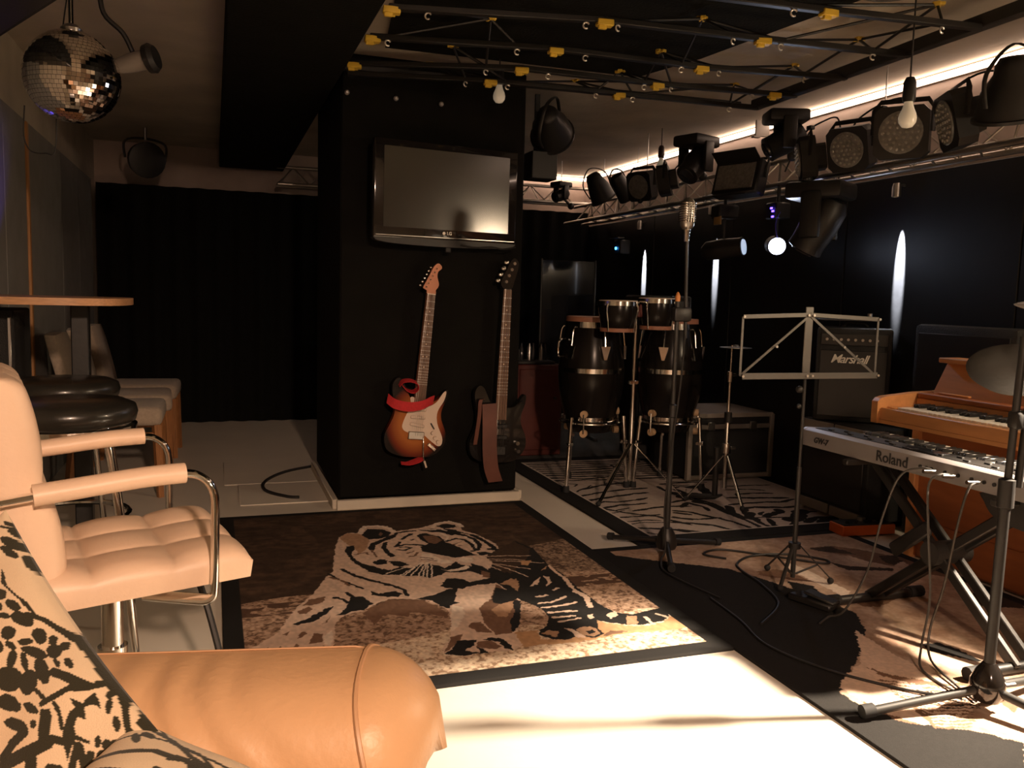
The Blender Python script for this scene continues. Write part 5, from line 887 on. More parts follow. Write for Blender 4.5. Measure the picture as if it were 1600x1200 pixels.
MB().lathe([(0.001, 0.046), (0.046, 0.046), (0.042, 0.056), (0.001, 0.062)], 20, Mq).build('lens', LAMPON, t)
MB().cyl((0, 0, 0.04), (0, 0, 0.33), 0.010, n=8).build('pole', DKGREY, t)
MB().tube(smooth_path([(-0.02, -0.05, 0.18), (-0.06, -0.07, 0.12), (-0.06, -0.08, 0.06), (-0.03, -0.06, 0.03)], 5), 0.003, 6).build('wire', mat('blue_wire', (0.06, 0.04, 0.45), 0.4), t)
for dx, dz in ((0.0, 0.155), (0.0, 0.185), (-0.01, 0.20)):
    MB().box((dx-0.055, -0.03, dz), (0.006, 0.02, 0.010), bev=0.002).build('indicator', BLUELED, t)
MB().box((0, 0, 0.19), (0.10, 0.10, 0.09), bev=0.008).build('control_box', BLACK, t)
ll = lamp_light('lit_spotlight_beam', 'SPOT', tuple(dirn*0.07), 6.0, (0.70, 0.78, 1.0), size=0.03, cone=150, blend=1.0); ll.parent = t; ll.rotation_euler = dirn.to_track_quat('-Z', 'Y').to_euler()
moving_head((2.90, 3.62, 1.50), R(120), R(150), 'big dark moving head hanging right of the glowing spotlight', 1.45)
t = thing('effect_light', 'small black light with a cyan dot on the back part of the right wall', 'stage lamp', (3.20, 6.50, 1.53))
MB().box((0.03, 0, 0), (0.10, 0.12, 0.12), bev=0.01).build('case', BLACK, t)
MB().cyl((-0.022, 0.0, -0.01), (-0.030, 0.0, -0.01), 0.011, n=12).build('dot', CYANLED, t)
MB().box((-0.02, 0.0, 0.075), (0.06, 0.16, 0.006)).build('bracket', STEEL, t)

# wall washers: small cans that graze the black panels
def washer(y, zt, label, en, dx=0.055):
    x = 3.31-dx
    t = thing('wall_washer', label, 'wall lamp', (x, y, zt), group='small downlights grazing the black wall')
    MB().lathe([(0.001, 0.07), (0.016, 0.068), (0.022, 0.05), (0.022, 0.0), (0.018, 0.0), (0.016, 0.04), (0.001, 0.05)], 16).build('can', STEEL, t)
    MB().box((0.025, 0, 0.06), (0.05, 0.012, 0.012)).build('bracket', DKGREY, t)
    l = lamp_light('washer_light', 'SPOT', (0, 0, 0.015), en, (0.93, 0.95, 1.0), size=0.006, cone=12, blend=0.4); l.parent = t
    l.rotation_euler = (Vector((dx, 0, -0.31))).to_track_quat('-Z', 'Y').to_euler()
washer(6.24, 1.665, 'small downlight over the white streak behind the left bongo', 4000)
washer(5.19, 1.70, 'small downlight over the white streak behind the cylinder spotlight', 4000)
washer(3.49, 1.65, 'small downlight over the white streak above the amplifier logo', 3500)

# loose lamp cables along the truss
for k, (y0, y1, lb) in enumerate([(2.55, 2.95, 'black lamp cable arching between the bell lamp and its neighbour'), (3.05, 3.45, 'black lamp cable arching behind the dotted square lamp'), (3.50, 3.85, 'black lamp cable arching beside the moving head on the truss'), (4.75, 5.15, 'thin black cable arching over the large angled spotlight')]):
    tag(MB().tube(smooth_path([(2.90, y0, 1.93), (2.92, y0+0.06, 2.02), (2.93, (y0+y1)/2, 2.045-0.01*k), (2.92, y1-0.05, 1.99), (2.91, y1, 1.925), (2.89, y1+0.06, 1.80)], 6), 0.0045, 6).build('cable', CABLE), lb, 'cable')
for k, (y, lb) in enumerate([(3.22, 'small black plug sticking up from the truss left of the dotted lamp'), (3.72, 'small black plug sticking up from the truss by the moving head')]):
    t = thing('cable_plug', lb, 'plug', (2.90, y, 1.915))
    MB().cyl((0, 0, 0), (0.0, 0.01, 0.07), 0.007, n=8).build('stem', BLACK, t)
    MB().box((0, 0.012, 0.085), (0.03, 0.035, 0.02), bev=0.003).build('head', BLACK, t)

# ------------------------------------------------------------------ percussion
def conga(loc, rz, label):
    t = thing('conga_drum', label, 'drum', loc, rz, group='black congas on stands')
    prof = [(0.001, 0.33), (0.115, 0.33), (0.125, 0.335), (0.150, 0.42), (0.178, 0.53), (0.190, 0.64), (0.184, 0.76), (0.165, 0.87), (0.148, 0.94), (0.144, 0.955), (0.001, 0.955)]
    sh = MB().lathe([(p.x, p.y) for p in smooth_path([(a, b, 0) for a, b in prof[1:-1]], 3)][::1], 40).build('shell', DRUMBLK, t, sharp=60)
    MB().lathe([(0.001, 0.955), (0.140, 0.956), (0.150, 0.965), (0.150, 0.975), (0.139, 0.985), (0.001, 0.988)], 36).build('drum_head', SKIN, t)
    MB().lathe([(0.149, 0.925), (0.158, 0.925), (0.156, 0.958), (0.149, 0.958)], 36, closed=True).build('rim', CHROME, t)
    MB().lathe([(0.140, 0.958), (0.153, 0.958), (0.152, 0.985), (0.141, 0.987)], 36, closed=True).build('skin_collar', SKINR, t)
    for z, r in ((0.685, 0.1885), (0.405, 0.147)):
        MB().lathe([(r-0.004, z-0.013), (r+0.003, z-0.013), (r+0.004, z+0.013), (r-0.004, z+0.013)], 40, closed=True).build('band', CHROME, t)
    for k in range(6):
        a = 2*PI*k/6+0.35; c, s = math.cos(a), math.sin(a)
        lug = MB().tube(smooth_path([(0.162*c, 0.162*s, 0.93), (0.176*c, 0.176*s, 0.91), (0.185*c, 0.185*s, 0.85), (0.192*c, 0.192*s, 0.80)], 4), 0.005, 8).build('tension_rod', CHROME, t)
        ta = Vector((-s, c, 0)); n_ = Vector((c, s, 0)); base = n_*0.186
        MB().prism([(-0.028, 0.0), (0.028, 0.0), (0.008, -0.075), (-0.008, -0.075)], 0.012, Matrix(((ta.x, 0, n_.x, base.x), (ta.y, 0, n_.y, base.y), (0, 1, 0, 0.825), (0, 0, 0, 1)))).build('lug_plate', CHROME, lug)
    MB().tube(smooth_path([(-0.178, 0.0, 0.86), (-0.225, -0.01, 0.85), (-0.228, -0.01, 0.77), (-0.192, 0.0, 0.76)], 6), 0.007, 8).build('handle', CHROME, t)
    return t
def conga_stand(loc, rz, label):
    t = thing('conga_stand', label, 'drum stand', loc, rz, group='chrome conga stands')
    MB().tube([(0.176*math.cos(2*PI*k/36), 0.176*math.sin(2*PI*k/36), 0.385) for k in range(36)], 0.006, 8, closed=True).build('ring', CHROME, t)
    for k in range(3):
        a = R(200+120*k); c, s = math.cos(a), math.sin(a)
        lg = MB().cyl((0.196*c, 0.196*s, 0.42), (0.23*c, 0.23*s, 0.012), 0.0115, n=12).build('leg', CHROME, t)
        MB().cyl((0.23*c, 0.23*s, 0.0), (0.228*c, 0.228*s, 0.035), 0.02, 0.017, 12).build('rubber_foot', RUBBER, lg)
        MB().box((0.205*c, 0.205*s, 0.27), (0.045, 0.022, 0.022), bev=0.004, rot=(0, 0, a)).build('wing_clamp', CHROME, lg)
        for dz in (0.055, -0.055):
            b = a+0.35
            MB().cyl((0.150*math.cos(b), 0.150*math.sin(b), 0.385+dz), (0.178*math.cos(b), 0.178*math.sin(b), 0.385+dz), 0.021, n=16).build('pad', PAD, t)
            MB().cyl((0.176*math.cos(b), 0.176*math.sin(b), 0.385+dz), (0.176*math.cos(b), 0.176*math.sin(b), 0.385), 0.006, n=8).build('pad_arm', CHROME, t)
    return t
cpos = [((2.055, 4.47, 0.010), 'left'), ((2.53, 4.40, 0.010), 'right')]
conga(cpos[0][0], 0.15, 'black conga with chrome bands, the left one with the side handle'); conga_stand(cpos[0][0], R(15), 'chrome stand under the left conga')
conga(cpos[1][0], -1.6, 'black conga with chrome bands, right one behind the microphone stand'); conga_stand(cpos[1][0], R(-12), 'chrome stand under the right conga')

bg = thing('bongo_drums', 'pair of shiny black bongos joined on a chrome stand', 'bongos', (2.165, 4.12, 0.010))
for x, r, z0, z1, y in ((-0.125, 0.108, 0.920, 1.080, 0.0), (0.100, 0.102, 0.935, 1.098, -0.01)):
    M = Matrix.Translation((x, y, 0))
    MB().lathe([(r*0.72, z0), (r*0.80, z0+0.01), (r*0.92, z0+0.07), (r*0.98, z1-0.015), (r*0.94, z1-0.005)], 32, M).build('shell', DRUMBLK, bg)
    MB().lathe([(0.001, z1-0.008), (r*0.94, z1-0.008), (r*0.97, z1-0.002), (r*0.94, z1+0.004), (0.001, z1+0.005)], 32, M).build('drum_head', SKIN, bg)
    MB().lathe([(r*0.97, z1-0.025), (r*1.05, z1-0.025), (r*1.04, z1-0.002), (r*0.97, z1-0.002)], 32, M, closed=True).build('rim', CHROME, bg)
    MB().lathe([(r*0.72, z0-0.004), (r*0.86, z0-0.004), (r*0.87, z0+0.016), (r*0.76, z0+0.016)], 32, M, closed=True).build('lower_ring', SKINR, bg)
    for k in range(4):
        a = 2*PI*k/4+0.6; c, s = math.cos(a), math.sin(a)
        MB().tube(smooth_path([(x+r*1.03*c, y+r*1.03*s, z1-0.015), (x+r*1.10*c, y+r*1.10*s, z1-0.045), (x+r*0.98*c, y+r*0.98*s, z0+0.06), (x+r*0.90*c, y+r*0.90*s, z0)], 4), 0.0045, 8).build('tension_rod', CHROME, bg)
MB().box((-0.012, 0.0, 1.03), (0.05, 0.05, 0.07), bev=0.006).build('centre_block', REDCAB, bg)
MB().cyl((-0.005, 0.02, 0.50), (-0.005, 0.02, 1.0), 0.0095, n=12).build('upper_tube', CHROME, bg)
MB().cyl((-0.005, 0.02, 0.10), (-0.005, 0.02, 0.64), 0.0125, n=12).build('lower_tube', CHROME, bg)
MB().box((-0.005, 0.02, 0.64), (0.055, 0.022, 0.022), bev=0.004).build('clamp', CHROME, bg)
for k in range(3):
    a = R(-30+120*k); c, s = math.cos(a), math.sin(a)
    lg = MB().tube([(0.015*c, 0.02+0.015*s, 0.30), (0.30*c, 0.02+0.30*s, 0.012)], 0.009, 8, flat=(0.5, 1.2)).build('leg', CHROME, bg)
    MB().sph((0.30*c, 0.02+0.30*s, 0.014), 0.014, 10, 8).build('rubber_foot', RUBBER, lg)

hh = thing('cymbal_stand', 'chrome cymbal stand with a pedal right of the congas', 'cymbal stand', (2.615, 3.92, 0.010))
MB().cyl((0.01, 0, 0.08), (0.01, 0, 0.48), 0.0125, n=12).build('lower_tube', CHROME, hh)
MB().cyl((0.01, 0, 0.46), (0.01, 0, 0.70), 0.009, n=12).build('middle_tube', CHROME, hh)
MB().cyl((0.01, 0, 0.70), (0.012, 0, 0.86), 0.005, n=10).build('rod', CHROME, hh)
for z, r in ((0.47, 0.021), (0.30, 0.024), (0.69, 0.016)): MB().lathe([(0.010, z-0.03), (r, z-0.027), (r, z+0.027), (0.010, z+0.03)], 14, Matrix.Translation((0.01, 0, 0))).build('clutch', BLACK if z < 0.6 and z > 0.4 else CHROME, hh)
for z in (0.30, 0.70): MB().box((0.045, 0.0, z), (0.05, 0.006, 0.016), bev=0.002).build('wing_nut', CHROME, hh)
MB().lathe([(0.001, 0.862), (0.015, 0.862), (0.02, 0.854), (0.085, 0.848), (0.085, 0.846), (0.001, 0.844)], 30, Matrix.Translation((0.035, 0, 0))).build('cymbal', STEEL, hh)
for k in range(3):
    a = R(30+120*k); c, s = math.cos(a), math.sin(a)
    lg = MB().tube([(0.01+0.015*c, 0.015*s, 0.26), (0.19*c, 0.19*s, 0.015)], 0.009, 8, flat=(0.5, 1.2)).build('leg', CHROME, hh)
    MB().sph((0.19*c, 0.19*s, 0.014), 0.014, 10, 8).build('rubber_foot', RUBBER, lg)
MB().box((-0.09, 0.09, 0.02), (0.09, 0.24, 0.012), bev=0.003, rot=(R(-8), 0, R(35))).build('pedal', BLACK, hh)
MB().cyl((-0.03, 0.03, 0.02), (-0.03, 0.03, 0.30), 0.016, n=12).build('side_tube', BLACK, hh)

# drum cases, cabinets and screens at the back of the stage
fc = thing('flight_case', 'black flight case with grey metal edges behind the cymbal stand', 'case', (3.0, 4.68, 0.010))
MB().box((0, 0, 0.205), (0.58, 0.48, 0.39), bev=0.004).build('body', TOLEX, fc)
for x in (-0.29, 0.29):
    MB().box((x, -0.24, 0.205), (0.03, 0.03, 0.40), bev=0.003).build('edge_profile', GREYTRIM, fc)
for z in (0.02, 0.33, 0.40):
    MB().box((0, -0.242, z), (0.59, 0.02, 0.028), bev=0.003).build('edge_profile', GREYTRIM, fc)
MB().box((0, 0, 0.405), (0.59, 0.49, 0.01), bev=0.003).build('lid_edge', GREYTRIM, fc)
for x in (-0.15, 0.15): MB().box((x, -0.252, 0.335), (0.05, 0.012, 0.05), bev=0.003).build('latch', STEEL, fc)
sk = thing('tall_loudspeaker', 'tall black loudspeaker behind the right conga', 'loudspeaker', (2.86, 5.18, 0.010), rz=R(-10))
MB().box((0, 0, 0.57), (0.36, 0.34, 1.10), bev=0.012).build('cabinet', TOLEX, sk)
MB().box((0, -0.172, 0.57), (0.32, 0.012, 1.04), bev=0.004).build('grille', BLACK, sk)
MB().box((0.155, -0.18, 1.0), (0.018, 0.006, 0.05), bev=0.001).build('badge', LOGOW, sk)
MB().cyl((-0.06, -0.178, 1.03), (-0.06, -0.184, 1.03), 0.008, n=10).build('badge', LOGOW, sk)
for x in (-0.14, 0.14): MB().box((x, 0, 0.01), (0.04, 0.28, 0.02)).build('foot', RUBBER, sk)
rc_ = thing('red_cabinet', 'dark red wooden cabinet right of the pillar', 'cabinet', (2.11, 5.60, 0.008))
MB().box((0, 0, 0.315), (0.34, 0.36, 0.63), bev=0.006).build('body', REDCAB, rc_)
MB().box((0, -0.183, 0.32), (0.30, 0.012, 0.56), bev=0.004).build('door', REDCAB, rc_)
MB().cyl((0.11, -0.19, 0.40), (0.11, -0.205, 0.40), 0.010, n=12).build('knob', DKGREY, rc_)
gp = thing('glass_panel', 'dark see-through screen panel standing behind the congas', 'panel', (2.55, 6.02, 0.008), rz=R(-4))
MB().box((0, 0, 0.97), (0.42, 0.012, 0.80), bev=0.003).build('pane', mat('smoked_acrylic', (0.012, 0.013, 0.016), 0.08, coat=0.5), gp)
for x in (-0.215, 0.215): MB().box((x, 0, 0.69), (0.014, 0.022, 1.38), bev=0.003).build('upright', DKGREY, gp)
for x in (-0.215, 0.215): MB().box((x, 0, 0.012), (0.03, 0.30, 0.024), bev=0.004).build('foot', DKGREY, gp)
gs = thing('percussion_tray', 'low rack of small glinting bottles and shakers on the red cabinet', 'tray', (2.09, 5.55, 0.638))
MB().box((0, 0, 0.012), (0.28, 0.20, 0.02), bev=0.003).build('tray', DKGREY, gs)
for k in range(6):
    x = -0.11+0.044*k; MB().lathe([(0.001, 0.02), (0.016, 0.02), (0.016, 0.09+0.012*(k % 3)), (0.007, 0.11+0.012*(k % 3)), (0.007, 0.14), (0.001, 0.14)], 12, Matrix.Translation((x, 0.02*((k % 2)*2-1), 0))).build('shaker', DKLENS if k % 2 else STEEL, gs)

# ------------------------------------------------------------------ microphone stand
def tripod(t, n, r, a0, hub, mat_, z0=0.012, rad=0.011):
    for k in range(n):
        a = R(a0[k]) if isinstance(a0, tuple) else R(a0+360/n*k); c, s = math.cos(a), math.sin(a)
        lg = MB().cyl((0.03*c, 0.03*s, hub), (r*c, r*s, z0), rad, n=10).build('leg', mat_, t)
        MB().cyl((r*0.93*c, r*0.93*s, z0+0.006), (r*1.02*c, r*1.02*s, z0+0.003), rad*1.5, n=10).build('rubber_foot', RUBBER, lg)
ms = thing('microphone_stand', 'black microphone stand with a retro chrome microphone', 'microphone stand', (1.845, 3.17, 0.012))
MB().lathe([(0.001, 0.02), (0.04, 0.02), (0.046, 0.035), (0.040, 0.075), (0.022, 0.11), (0.001, 0.115)], 20).build('base_hub', BLACK, ms)
tripod(ms, 3, 0.28, 5, 0.05, BLACK, z0=0.016)
MB().cyl((0, 0, 0.08), (0, 0, 0.62), 0.0125, n=12).build('lower_tube', DKGREY, ms)
MB().cyl((0, 0, 0.60), (0, 0, 1.09), 0.0095, n=12).build('upper_tube', DKGREY, ms)
MB().lathe([(0.0096, 0.59), (0.018, 0.595), (0.018, 0.645), (0.0096, 0.65)], 14).build('clutch', BLACK, ms)
MB().lathe([(0.001, 1.125), (0.006, 1.12), (0.011, 1.105), (0.010, 1.085), (0.001, 1.085)], 12).build('orange_tip', mat('orange_tip_plastic', (0.62, 0.25, 0.07), 0.5), ms)
MB().box((0.02, 0.0, 1.03), (0.085, 0.045, 0.06), bev=0.012, seg=2).build('boom_clutch', BLACK, ms)
MB().cyl((0.045, 0, 0.93), (0.030, 0, 1.34), 0.0075, n=12).build('boom_tube', DKGREY, ms)
mic = MB().lathe([(0.001, 1.335), (0.011, 1.335), (0.013, 1.37), (0.016, 1.385), (0.001, 1.39)], 16, Matrix.Translation((0.028, 0, 0))).build('microphone_mount', CHROME, ms)
secs = []
for z, wx, wy in ((1.385, 0.018, 0.016), (1.40, 0.028, 0.024), (1.43, 0.032, 0.028), (1.47, 0.033, 0.030), (1.495, 0.029, 0.027), (1.512, 0.018, 0.018), (1.517, 0.006, 0.006)):
    secs.append([(0.028+wx*math.copysign(abs(math.cos(a))**0.8, math.cos(a)), wy*math.copysign(abs(math.sin(a))**0.8, math.sin(a)), z) for a in [2*PI*k/24 for k in range(24)]])
mh = MB().loft(secs).build('microphone_head', STEEL, ms, sharp=60)
for k in range(9):
    z = 1.418+k*0.0095; wx = 0.0335 if k < 7 else 0.031
    MB().tube([(0.028+wx*math.copysign(abs(math.cos(a))**0.8, math.cos(a)), (wx-0.003)*math.copysign(abs(math.sin(a))**0.8, math.sin(a)), z) for a in [2*PI*q/24 for q in range(24)]], 0.0022, 6, closed=True).build('grille_rib', CHROME, mh)
for dx in (-0.012, 0.0, 0.012): MB().box((0.028+dx, -0.030, 1.455), (0.004, 0.006, 0.085), bev=0.001).build('grille_bar', CHROME, mh)
tag(MB().tube(smooth_path([(1.885, 3.165, 0.95), (1.86, 3.14, 0.75), (1.825, 3.13, 0.45), (1.80, 3.12, 0.22), (1.79, 3.08, 0.06), (1.76, 3.06, 0.019), (1.70, 2.9, 0.018), (1.75, 2.6, 0.016)], 6), 0.004, 6).build('cable', CABLE), 'thin black cable running down the microphone stand', 'cable')

# ------------------------------------------------------------------ music stand
mu = thing('music_stand', 'folding grey wire music stand with an empty desk', 'music stand', (2.143, 2.69, 0.010))
zt, zb = 1.038, 0.818; xl, xr = -0.298, 0.325
def flat(p, q, wd=0.016, th=0.004, nm='desk_bar', m=None):
    p = Vector(p); q = Vector(q); d = (q-p); ang = math.atan2(d.z, d.x)
    return MB().box((p+q)/2, (d.length, th, wd), bev=0.001, rot=(0, -ang, 0)).build(nm, m or GREYM, mu)
GREYM = mat('grey_stand_metal', (0.15, 0.145, 0.135), 0.4, metal=0.5, var=0.05)
flat((xl, 0, zt), (0, 0, zt+0.012)); flat((0, 0, zt+0.012), (xr, 0, zt)); flat((xl, -0.012, zb), (0, -0.012, zb), 0.024); flat((0, -0.012, zb), (xr, -0.012, zb), 0.024)
flat((xl, 0.003, zb), (xl, 0.003, zt), 0.010); flat((xr, 0.003, zb), (xr, 0.003, zt), 0.010)
flat((0.0, 0.004, zt+0.01), (xl, 0.004, zb), 0.010); flat((0.0, 0.004, zt+0.01), (xr, 0.004, zb), 0.010)
MB().box((0, 0.008, 0.945), (0.036, 0.006, 0.27), bev=0.002).build('centre_plate', GREYM, mu)
for x, z in ((xl, zb), (xr, zb), (xl, zt), (xr, zt), (-0.012, zt+0.01), (0.012, zt+0.01), (-0.012, zb), (0.012, zb), (xl/2, (zt+zb)/2), (xr/2, (zt+zb)/2)):
    MB().cyl((x, -0.004 if z > zb else -0.016, z), (x, -0.009 if z > zb else -0.020, z), 0.005, n=8).build('rivet', HOOKM, mu)
MB().cyl((0, 0.01, 0.36), (0, 0.01, 0.83), 0.0065, n=10).build('upper_tube', DKGREY, mu)
MB().cyl((0, 0.01, 0.02), (0, 0.01, 0.46), 0.0095, n=10).build('lower_tube', DKGREY, mu)
MB().sph((-0.03, 0.0, 0.765), 0.014, 10, 8).build('knob', DKGREY, mu); MB().sph((-0.028, 0.0, 0.70), 0.010, 10, 8).build('knob', DKGREY, mu)
MB().lathe([(0.009, 0.135), (0.024, 0.138), (0.024, 0.160), (0.009, 0.163)], 14, Matrix.Translation((0, 0.01, 0))).build('collar', BLACK, mu)
for k in range(3):
    a = R(-25+120*k); c, s = math.cos(a), math.sin(a)
    lg = MB().tube([(0.02*c, 0.01+0.02*s, 0.15), (0.145*c, 0.01+0.145*s, 0.022)], 0.006, 6, flat=(0.5, 1.3)).build('leg', DKGREY, mu)
    MB().tube([(0.01*c, 0.01+0.01*s, 0.035), (0.09*c, 0.01+0.09*s, 0.075)], 0.004, 6).build('brace', DKGREY, lg)
    MB().sph((0.145*c, 0.01+0.145*s, 0.014), 0.013, 10, 8).build('rubber_foot', RUBBER, lg)
tag(MB().tube(smooth_path([(2.05, 3.02, 0.014), (1.99, 3.10, 0.014), (2.10, 3.14, 0.014), (2.25, 3.02, 0.014), (2.42, 2.86, 0.014), (2.46, 2.90, 0.014), (2.35, 3.0, 0.016), (2.18, 3.02, 0.016), (2.06, 2.95, 0.014), (2.02, 2.86, 0.014), (2.0, 2.7, 0.014), (1.93, 2.5, 0.014), (1.75, 2.35, 0.014)], 7), 0.005, 6).build('cable', CABLE), 'black cable lying in loops behind the music stand foot', 'cable')

# ------------------------------------------------------------------ amplifiers along the right wall
ba = thing('bass_cabinet', 'low black cabinet with grey metal trim beside the piano', 'amplifier', (3.13, 3.50, 0.010))
MB().box((0, 0, 0.26), (0.30, 0.50, 0.46), bev=0.006).build('body', TOLEX, ba)
for z in (0.045, 0.462):
    for y in (-0.125, 0.125): MB().box((-0.155, y, z), (0.012, 0.235, 0.05), bev=0.003).build('trim_strip', GREYTRIM, ba)
MB().box((-0.153, 0, 0.255), (0.008, 0.44, 0.34), bev=0.003).build('grille', BLACK, ba)
for y in (-0.235, 0.235):
    for x in (-0.13, 0.13): MB().cyl((x, y, 0.0), (x, y, 0.035), 0.022, n=12).build('foot', STEEL, ba)
for z in (0.035, 0.455): MB().cyl((-0.165, -0.245, z), (-0.165, -0.245, z+0.035), 0.02, n=14).build('corner_cap', STEEL, ba)
ma = thing('guitar_amplifier', 'black guitar amplifier with a white script logo', 'amplifier', (3.155, 3.60, 0.500), rz=R(-42))
MB().box((0, 0, 0.245), (0.36, 0.24, 0.48), bev=0.012, seg=2).build('cabinet', TOLEX, ma)
MB().box((0, -0.121, 0.20), (0.32, 0.008, 0.34), bev=0.003).build('grille', BLACK, ma)
MB().box((0, -0.121, 0.425), (0.32, 0.010, 0.06), bev=0.003).build('control_panel', DKGREY, ma)
for k in range(8): MB().cyl((-0.13+0.034*k, -0.126, 0.425), (-0.13+0.034*k, -0.140, 0.425), 0.007, n=10).build('knob', STEEL, ma)
lt = link('lettering', text_mesh('Marshall', 0.062, 0.0015, shear=0.35, spacing=0.86, bold=0.0006), ma, (-0.02, -0.127, 0.325), (PI/2, 0, 0)); lt.data.materials.append(LOGOW); lt['label'] = 'white script logo'
MB().tube([(-0.06, 0, 0.49), (-0.04, 0, 0.51), (0.04, 0, 0.51), (0.06, 0, 0.49)], 0.008, 8).build('handle', BLACK, ma)
tb2 = thing('thin_tray', 'thin dark tray on top of the guitar amplifier', 'tray', (3.12, 3.63, 1.02), rz=R(-30))
MB().box((0, 0, 0.004), (0.30, 0.18, 0.008), bev=0.002).build('plate', DKGREY, tb2)
MB().cyl((0.10, -0.06, 0.008), (0.10, -0.06, 0.04), 0.012, n=12).build('knob', STEEL, tb2)
bb = thing('large_amplifier', 'large plain black amplifier standing behind the piano top', 'amplifier', (3.215, 2.95, 0.0))
MB().box((0.02, 0.0, 0.51), (0.11, 0.56, 1.02), bev=0.02, seg=2).build('cabinet', TOLEX, bb)
MB().box((-0.036, 0, 0.80), (0.006, 0.50, 0.36), bev=0.003).build('grille', BLACK, bb)

# ------------------------------------------------------------------ digital piano
pn = thing('digital_piano', 'orange wood digital piano against the right wall', 'piano', (0, 0, 0))
Y0, Y1 = 1.50, 2.62
Yl = 2.93
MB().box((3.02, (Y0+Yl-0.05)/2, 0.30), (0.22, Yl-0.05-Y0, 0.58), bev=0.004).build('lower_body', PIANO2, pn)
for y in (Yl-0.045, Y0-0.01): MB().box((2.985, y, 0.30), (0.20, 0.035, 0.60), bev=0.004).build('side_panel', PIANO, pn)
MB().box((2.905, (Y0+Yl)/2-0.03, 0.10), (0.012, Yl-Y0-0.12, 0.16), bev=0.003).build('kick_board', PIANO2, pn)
def cheek(y):
    out = [(2.70, 0.598), (3.12, 0.598), (3.12, 0.735), (2.90, 0.727), (2.74, 0.712), (2.715, 0.706), (2.70, 0.69)]
    MB().prism(out, 0.035, Matrix.Translation((0, y, 0)) @ Matrix.Rotation(PI/2, 4, 'X')).build('cheek', PIANO, pn)
cheek(Yl+0.02); cheek(Y0+0.02)
MB().box((2.725, (Y0+Yl)/2, 0.632), (0.022, Yl-Y0-0.03, 0.066), bev=0.004).build('key_slip', PIANO, pn)
MB().box((2.90, (Y0+Yl)/2, 0.607), (0.38, Yl-Y0-0.03, 0.018), bev=0.002).build('key_bed', PIANO, pn)
MB().box((2.80, Yl-0.05, 0.65), (0.12, 0.055, 0.04), bev=0.004).build('key_block', PIANO, pn)
MB().box((2.925, (Y0+Yl)/2, 0.675), (0.03, Yl-Y0-0.03, 0.06), bev=0.004).build('fall_board', PIANO, pn)
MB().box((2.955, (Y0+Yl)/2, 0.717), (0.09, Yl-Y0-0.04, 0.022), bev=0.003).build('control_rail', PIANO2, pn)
out = [(2.975, 0.728), (3.12, 0.728), (3.12, 0.86), (3.045, 0.86)]
MB().prism(out, Yl-0.05-Y0, Matrix.Translation((0, Yl-0.04, 0)) @ Matrix.Rotation(PI/2, 4, 'X')).build('music_desk', PIANO, pn)
MB().box((3.06, (Y0+Yl)/2, 0.872), (0.12, Yl-Y0-0.06, 0.022), bev=0.004).build('top_lid', PIANO, pn)
MB().box((2.958, Yl-0.17, 0.733), (0.02, 0.16, 0.008), bev=0.002).build('nameplate', PIANO, pn)
wk = MB().box((0, 0, 0), (0.140, 0.0222, 0.020), bev=0.0015); bk_ = MB().box((0, 0, 0), (0.088, 0.011, 0.016), bev=0.003)
kw = None; kbk = None; ky = Yl-0.085-0.012; nW = int((ky-Y0-0.05)/0.0235)
for k in range(nW):
    y = ky-k*0.0235
    if kw is None: kw = wk.build('white_key', IVORY, pn); o = kw
    else: o = link('white_key', kw.data, pn)
    o.location = (2.812, y, 0.664)
    if k % 7 in (0, 1, 3, 4, 5):
        if kbk is None: kbk = bk_.build('black_key', KEYB, pn); o = kbk
        else: o = link('black_key', kbk.data, pn)
        o.location = (2.852, y-0.0118, 0.682)

# ------------------------------------------------------------------ synthesizer keyboard on its stand
sy = thing('synthesizer_keyboard', 'silver stage keyboard on a folding stand', 'keyboard', (2.168, 2.735, 0.555))
LK = 1.045
prof = [(0.0, 0.0), (0.30, 0.0), (0.315, 0.012), (0.315, 0.030), (0.15, 0.036), (0.13, 0.060), (0.02, 0.066), (0.004, 0.058)]
MB().prism([(x, z) for x, z in prof], LK, Matrix.Rotation(PI/2, 4, 'X')).build('body', SILVER, sy)
MB().box((0.085, -LK/2+0.0, 0.0655), (0.085, LK-0.06, 0.003), bev=0.001).build('control_panel', BLACK, sy)
MB().box((0.075, -LK*0.52, 0.069), (0.055, 0.15, 0.004), bev=0.001).build('display', DKLENS, sy)
for k in range(16): MB().box((0.06+0.03*(k % 2), -0.10-0.052*k, 0.069), (0.012, 0.022, 0.005), bev=0.001).build('button', BLACK, sy)
for s_, y in ((0, -0.006), (1, -LK+0.006)): MB().prism([(x*1.0, z+0.001) for x, z in prof], 0.016, Matrix.Translation((0, y+0.008, 0)) @ Matrix.Rotation(PI/2, 4, 'X')).build('end_cheek', SILVER, sy)
wk2 = MB().box((0, 0, 0), (0.145, 0.0222, 0.016), bev=0.0015); bk2 = MB().box((0, 0, 0), (0.090, 0.012, 0.014), bev=0.003); kw = None; kbk = None
for k in range(36):
    y = -0.16-k*0.0238
    if kw is None: kw = wk2.build('white_key', IVORY, sy); o = kw
    else: o = link('white_key', kw.data, sy)
    o.location = (0.232, y, 0.047)
    if k % 7 in (0, 1, 3, 4, 5) and k < 35:
        if kbk is None: kbk = bk2.build('black_key', KEYB, sy); o = kbk
        else: o = link('black_key', kbk.data, sy)
        o.location = (0.204, y-0.012, 0.062)
MT = Matrix(((0, 0, -1, 0), (-1, 0, 0, 0), (0, 1, 0, 0), (0, 0, 0, 1)))
